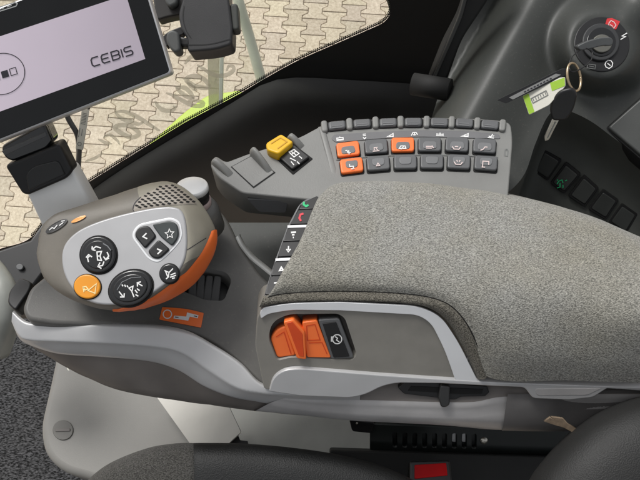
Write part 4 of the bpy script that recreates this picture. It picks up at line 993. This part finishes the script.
# ------------------------------------------------------------------ lower part: covers, seat, buckle
fr = thing('steering_column', 'pale grey rounded column at the left edge beside the console', 'column')
tube('column_tube', [D(-40, 238, 1.02), D(-14, 264, 1.0), D(4, 290, .98), D(8, 312, .98), D(-2, 350, 1.02)], .018, FRAMEG, fr, n=20, k=24)
slab('column_shoe', [(-30, 318, 4), (4, 322, 4), (9, 336, 4), (-30, 350, 4)], Plane((-30, 318, 1.0), (10, 318, 1.0), (0, 350, 1.02)), .03, .004, mat('shoe_grey', (86, 88, 88), .5), fr)
slab('dark_sill', [(-60, 262), (0, 250), (30, 240), (54, 207), (60, 250), (30, 290), (-60, 300)], Plane((0, 250, 1.22), (50, 250, 1.22), (20, 290, 1.2)), .02, .004, BLACK, wall)
slab('sill_bolt', ell(20, 267, 3.5, 3, 0, 20), Plane((0, 250, 1.215), (50, 250, 1.215), (20, 290, 1.195)), .004, .001, CONSD, wall, h=.002)

VP = Plane((60, 370, 1.17), (200, 370, 1.17), (100, 470, 1.10))
cv = thing('seat_base_cover', 'grey moulded seat base cover with slotted screw on the carpet', 'cover')
slab('cover_shell', [(62, 320), (52, 372, 20), (39, 428, 14), (44, 455, 14), (62, 472, 14), (100, 482, 14), (150, 500), (215, 500), (205, 430), (170, 380), (150, 320)], VP, .10, .012, COVER, cv, seg=6)
sc_ = slab('slotted_screw', ell(63.2, 430.3, 10.3, 10, 0, 32), VP, .004, .001, mat('screw_grey', (104, 102, 97), .5), cv, h=.0022)
slab('screw_slot', rect(63.2, 430.3, 15, 3, -2, 1), VP, .001, .0006, UNDER, sc_, h=.0035)
mark('scuff', VP, PAPER, cv, fills=[[(66, 366), (68, 366.5), (69.5, 371), (67.5, 370)]], h=.0005)
WPp = Plane((160, 390, 1.10), (230, 390, 1.10), (200, 443, 1.06))
pw = slab('pale_plate', [(150, 388, 2), (228, 404, 2), (241, 432, 2), (226, 446, 3), (214, 462, 2), (196, 452, 2)], WPp, .004, .0015, PLATEW)
tag(pw, 'pale metal plate with cut corners beside the grey cover', 'plate')
GPp = Plane((230, 405, 1.16), (400, 405, 1.16), (300, 455, 1.12))
gpz = slab('grey_floor_plate', [(215, 385, 2), (420, 395, 2), (420, 470, 2), (225, 470, 2)], GPp, .006, .0015, PLATEG)
tag(gpz, 'scuffed grey metal plate in the gap between armrest and seat', 'plate')
hg = thing('hinge_bracket', 'small black hinge bracket at the corner of the pale plate', 'bracket')
hp = Plane((226, 440, 1.07), (246, 440, 1.07), (236, 428, 1.08))
slab('hinge_leaf', [(224, 444, 1), (237, 432, 1), (240, 440, 1), (248, 441, 1), (248, 450), (224, 450)], hp, .01, .001, BLACK, hg)
slab('hinge_edge', [(225, 406, 1), (229, 405.5, 1), (241, 431, 1), (238, 433, 1)], hp, .004, .001, CONSD, hg)

FB = Plane((370, 425, 1.02), (540, 432, 1.02), (450, 460, 1.04))
sf = thing('slotted_bracket', 'black steel seat bracket with a row of vertical slots', 'bracket')
sl = [[(p[0], p[1], 2.4) for p in rect(395 + 9.9 * i, 440 + i * .15, 5.2, 15, 0)] for i in range(9)]
slab('bracket_plate', [(370, 424, 2), (460, 427, 4), (545, 428, 4), (640, 420), (640, 468), (370, 464, 2)], FB, .006, .0015, mat('satin_black_steel', (26, 30, 29), .42, bump=.05), sf, holes=sl)
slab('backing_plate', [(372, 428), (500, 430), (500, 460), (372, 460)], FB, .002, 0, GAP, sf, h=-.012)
for cx in (455, 465):
    slab('inner_tab', [(p[0], p[1], 1.5) for p in rect(cx, 438.5, 4.4, 12, 4)], FB, .002, .0005, SILVER, sf, h=-.006)
stack('bracket_bolt', 484, 440.5, FB, [(4, -.004), (4, .0015), (2.6, .003), (1, .0032)], METAL, sf)
slab('bracket_foot', [(349, 418, 3), (374, 421, 2), (372, 432, 2), (352, 430, 3)], FB, .012, .002, BLACK, sf, h=.004)
stack('foot_rivet', 357, 421.5, FB, [(1.2, .003), (1.2, .005), (.6, .0056)], METAL, sf)
slab('frame_rail', [(330, 452, 3), (660, 462, 3), (660, 540), (330, 540)], Plane((330, 455, 1.0), (660, 455, 1.0), (450, 500, .99)), .03, .003, MATTE, sf, h=-.02)
bk = thing('belt_buckle', 'black seat belt buckle with red release button', 'buckle')
BP = Plane((412, 470, .94), (450, 470, .94), (430, 490, .93))
slab('buckle_body', [(410, 461, 3), (450, 460, 3), (456, 520, 3), (408, 520, 3)], BP, .02, .003, BLACK, bk)
slab('release_button', [(414.5, 465, 1), (446, 463, 1), (447.5, 475.5, 1), (414.5, 479, 1)], BP, .002, .0012, REDB, bk, h=.0015)
bolt = stack('seat_bolt', 454, 479, FB, [(4, 0), (4, .004), (2, .005)], METAL, sf)
sb2 = stack('seat_bolt', 523, 463, FB, [(2.4, -.002), (2.4, .003), (1.2, .0035)], CONSD, sf)

seat = thing('driver_seat', 'driver seat cushion with grey cloth centre and black leather bolster, lower edge', 'seat')
def seatloft(nm, top, m, d0):
    rows = []
    for dy, dd in ((6, .10), (0, .035), (1.2, .016), (5, .004), (14, -.006), (34, -.014), (80, -.02), (150, .0)):
        rows.append([D(x + (dy * .02), y + dy, d + dd) for x, y, d in top])
    return loft(nm, rows, m, seat, n=50, sub=4)
seatloft('cloth_panel', [(78, 492, .88), (92, 476, .88), (112, 462, .88), (148, 448, .88), (175, 443.5, .88), (191, 443, .88), (197, 444, .884)], SEATF, 0)
seatloft('leather_bolster', [(189.5, 443.5, .884), (197, 443, .88), (240, 443.5, .88), (290, 447.5, .88), (340, 455, .88), (385, 467, .88), (420, 484, .88), (440, 500, .88)], LEATH, 0)
bkq = [(520, 520), (532, 482), (545, 463), (566, 440), (592, 419), (618, 406), (645, 398), (690, 394), (760, 410)]
rows = []
for s, dd in ((-.02, .16), (0, .05), (.03, .026), (.09, .008), (.22, -.008), (.45, -.02), (.8, -.024)):
    cx, cy = 690, 560
    rows.append([D(x + (cx - x) * s, y + (cy - y) * s, .72 + dd) for x, y in bkq])
br = loft('bolster_wing', rows, LEATH2, seat, n=60, sub=4)

bs = slab('torn_strap', [(544, 421.5), (550, 417.5), (556, 421), (551, 417), (563, 418.5), (568, 424), (577, 429), (573, 433), (564, 428), (552, 424.5)], Plane((544, 421, .815), (575, 428, .815), (560, 435, .82)), .002, .0006, BROWN)
tag(bs, 'torn scrap of brown strap hanging below the armrest', 'strap scrap')

# ------------------------------------------------------------------ place origins
def desc(o):
    out = []
    for c in o.children: out.append(c); out += desc(c)
    return out
for r_ in ROOTS:
    ms = ([r_] if r_.type == 'MESH' else []) + [c for c in desc(r_) if c.type == 'MESH']
    vs = [v.co for o in ms for v in o.data.vertices]
    lo_ = Vector((min(v.x for v in vs), min(v.y for v in vs), min(v.z for v in vs))); hi_ = Vector((max(v.x for v in vs), max(v.y for v in vs), max(v.z for v in vs)))
    org = Vector(((lo_.x + hi_.x) / 2, (lo_.y + hi_.y) / 2, lo_.z))
    for o in ms:
        for v in o.data.vertices: v.co -= org
    r_.location = org

# ------------------------------------------------------------------ light
w = bpy.data.worlds.new('World'); S.world = w; w.use_nodes = True; N = w.node_tree.nodes; L = w.node_tree.links
sky = N.new('ShaderNodeTexSky'); sky.sky_type = 'NISHITA'; sky.sun_disc = False
ELEV, AZ = math.radians(60), math.radians(-45)      # azimuth clockwise from +y
sky.sun_elevation = ELEV; sky.sun_rotation = AZ; sky.dust_density = 4; sky.air_density = 1
hs = N.new('ShaderNodeHueSaturation'); hs.inputs['Saturation'].default_value = .16
L.new(sky.outputs[0], hs.inputs['Color']); L.new(hs.outputs[0], N['Background'].inputs['Color']); N['Background'].inputs['Strength'].default_value = .145
sd = bpy.data.lights.new('sun', 'SUN'); so = bpy.data.objects.new('sun', sd); COL.objects.link(so)
sd.energy = 1.75; sd.angle = math.radians(18); sd.color = (1, .98, .95)
to = Vector((math.sin(AZ) * math.cos(ELEV), math.cos(AZ) * math.cos(ELEV), math.sin(ELEV)))
so.rotation_euler = (-to).to_track_quat('-Z', 'Y').to_euler(); so.location = to * 5
S.view_settings.view_transform = 'Standard'; S.view_settings.look = 'None'; S.view_settings.exposure = 0
S.cycles.max_bounces = 6; S.cycles.transparent_max_bounces = 12
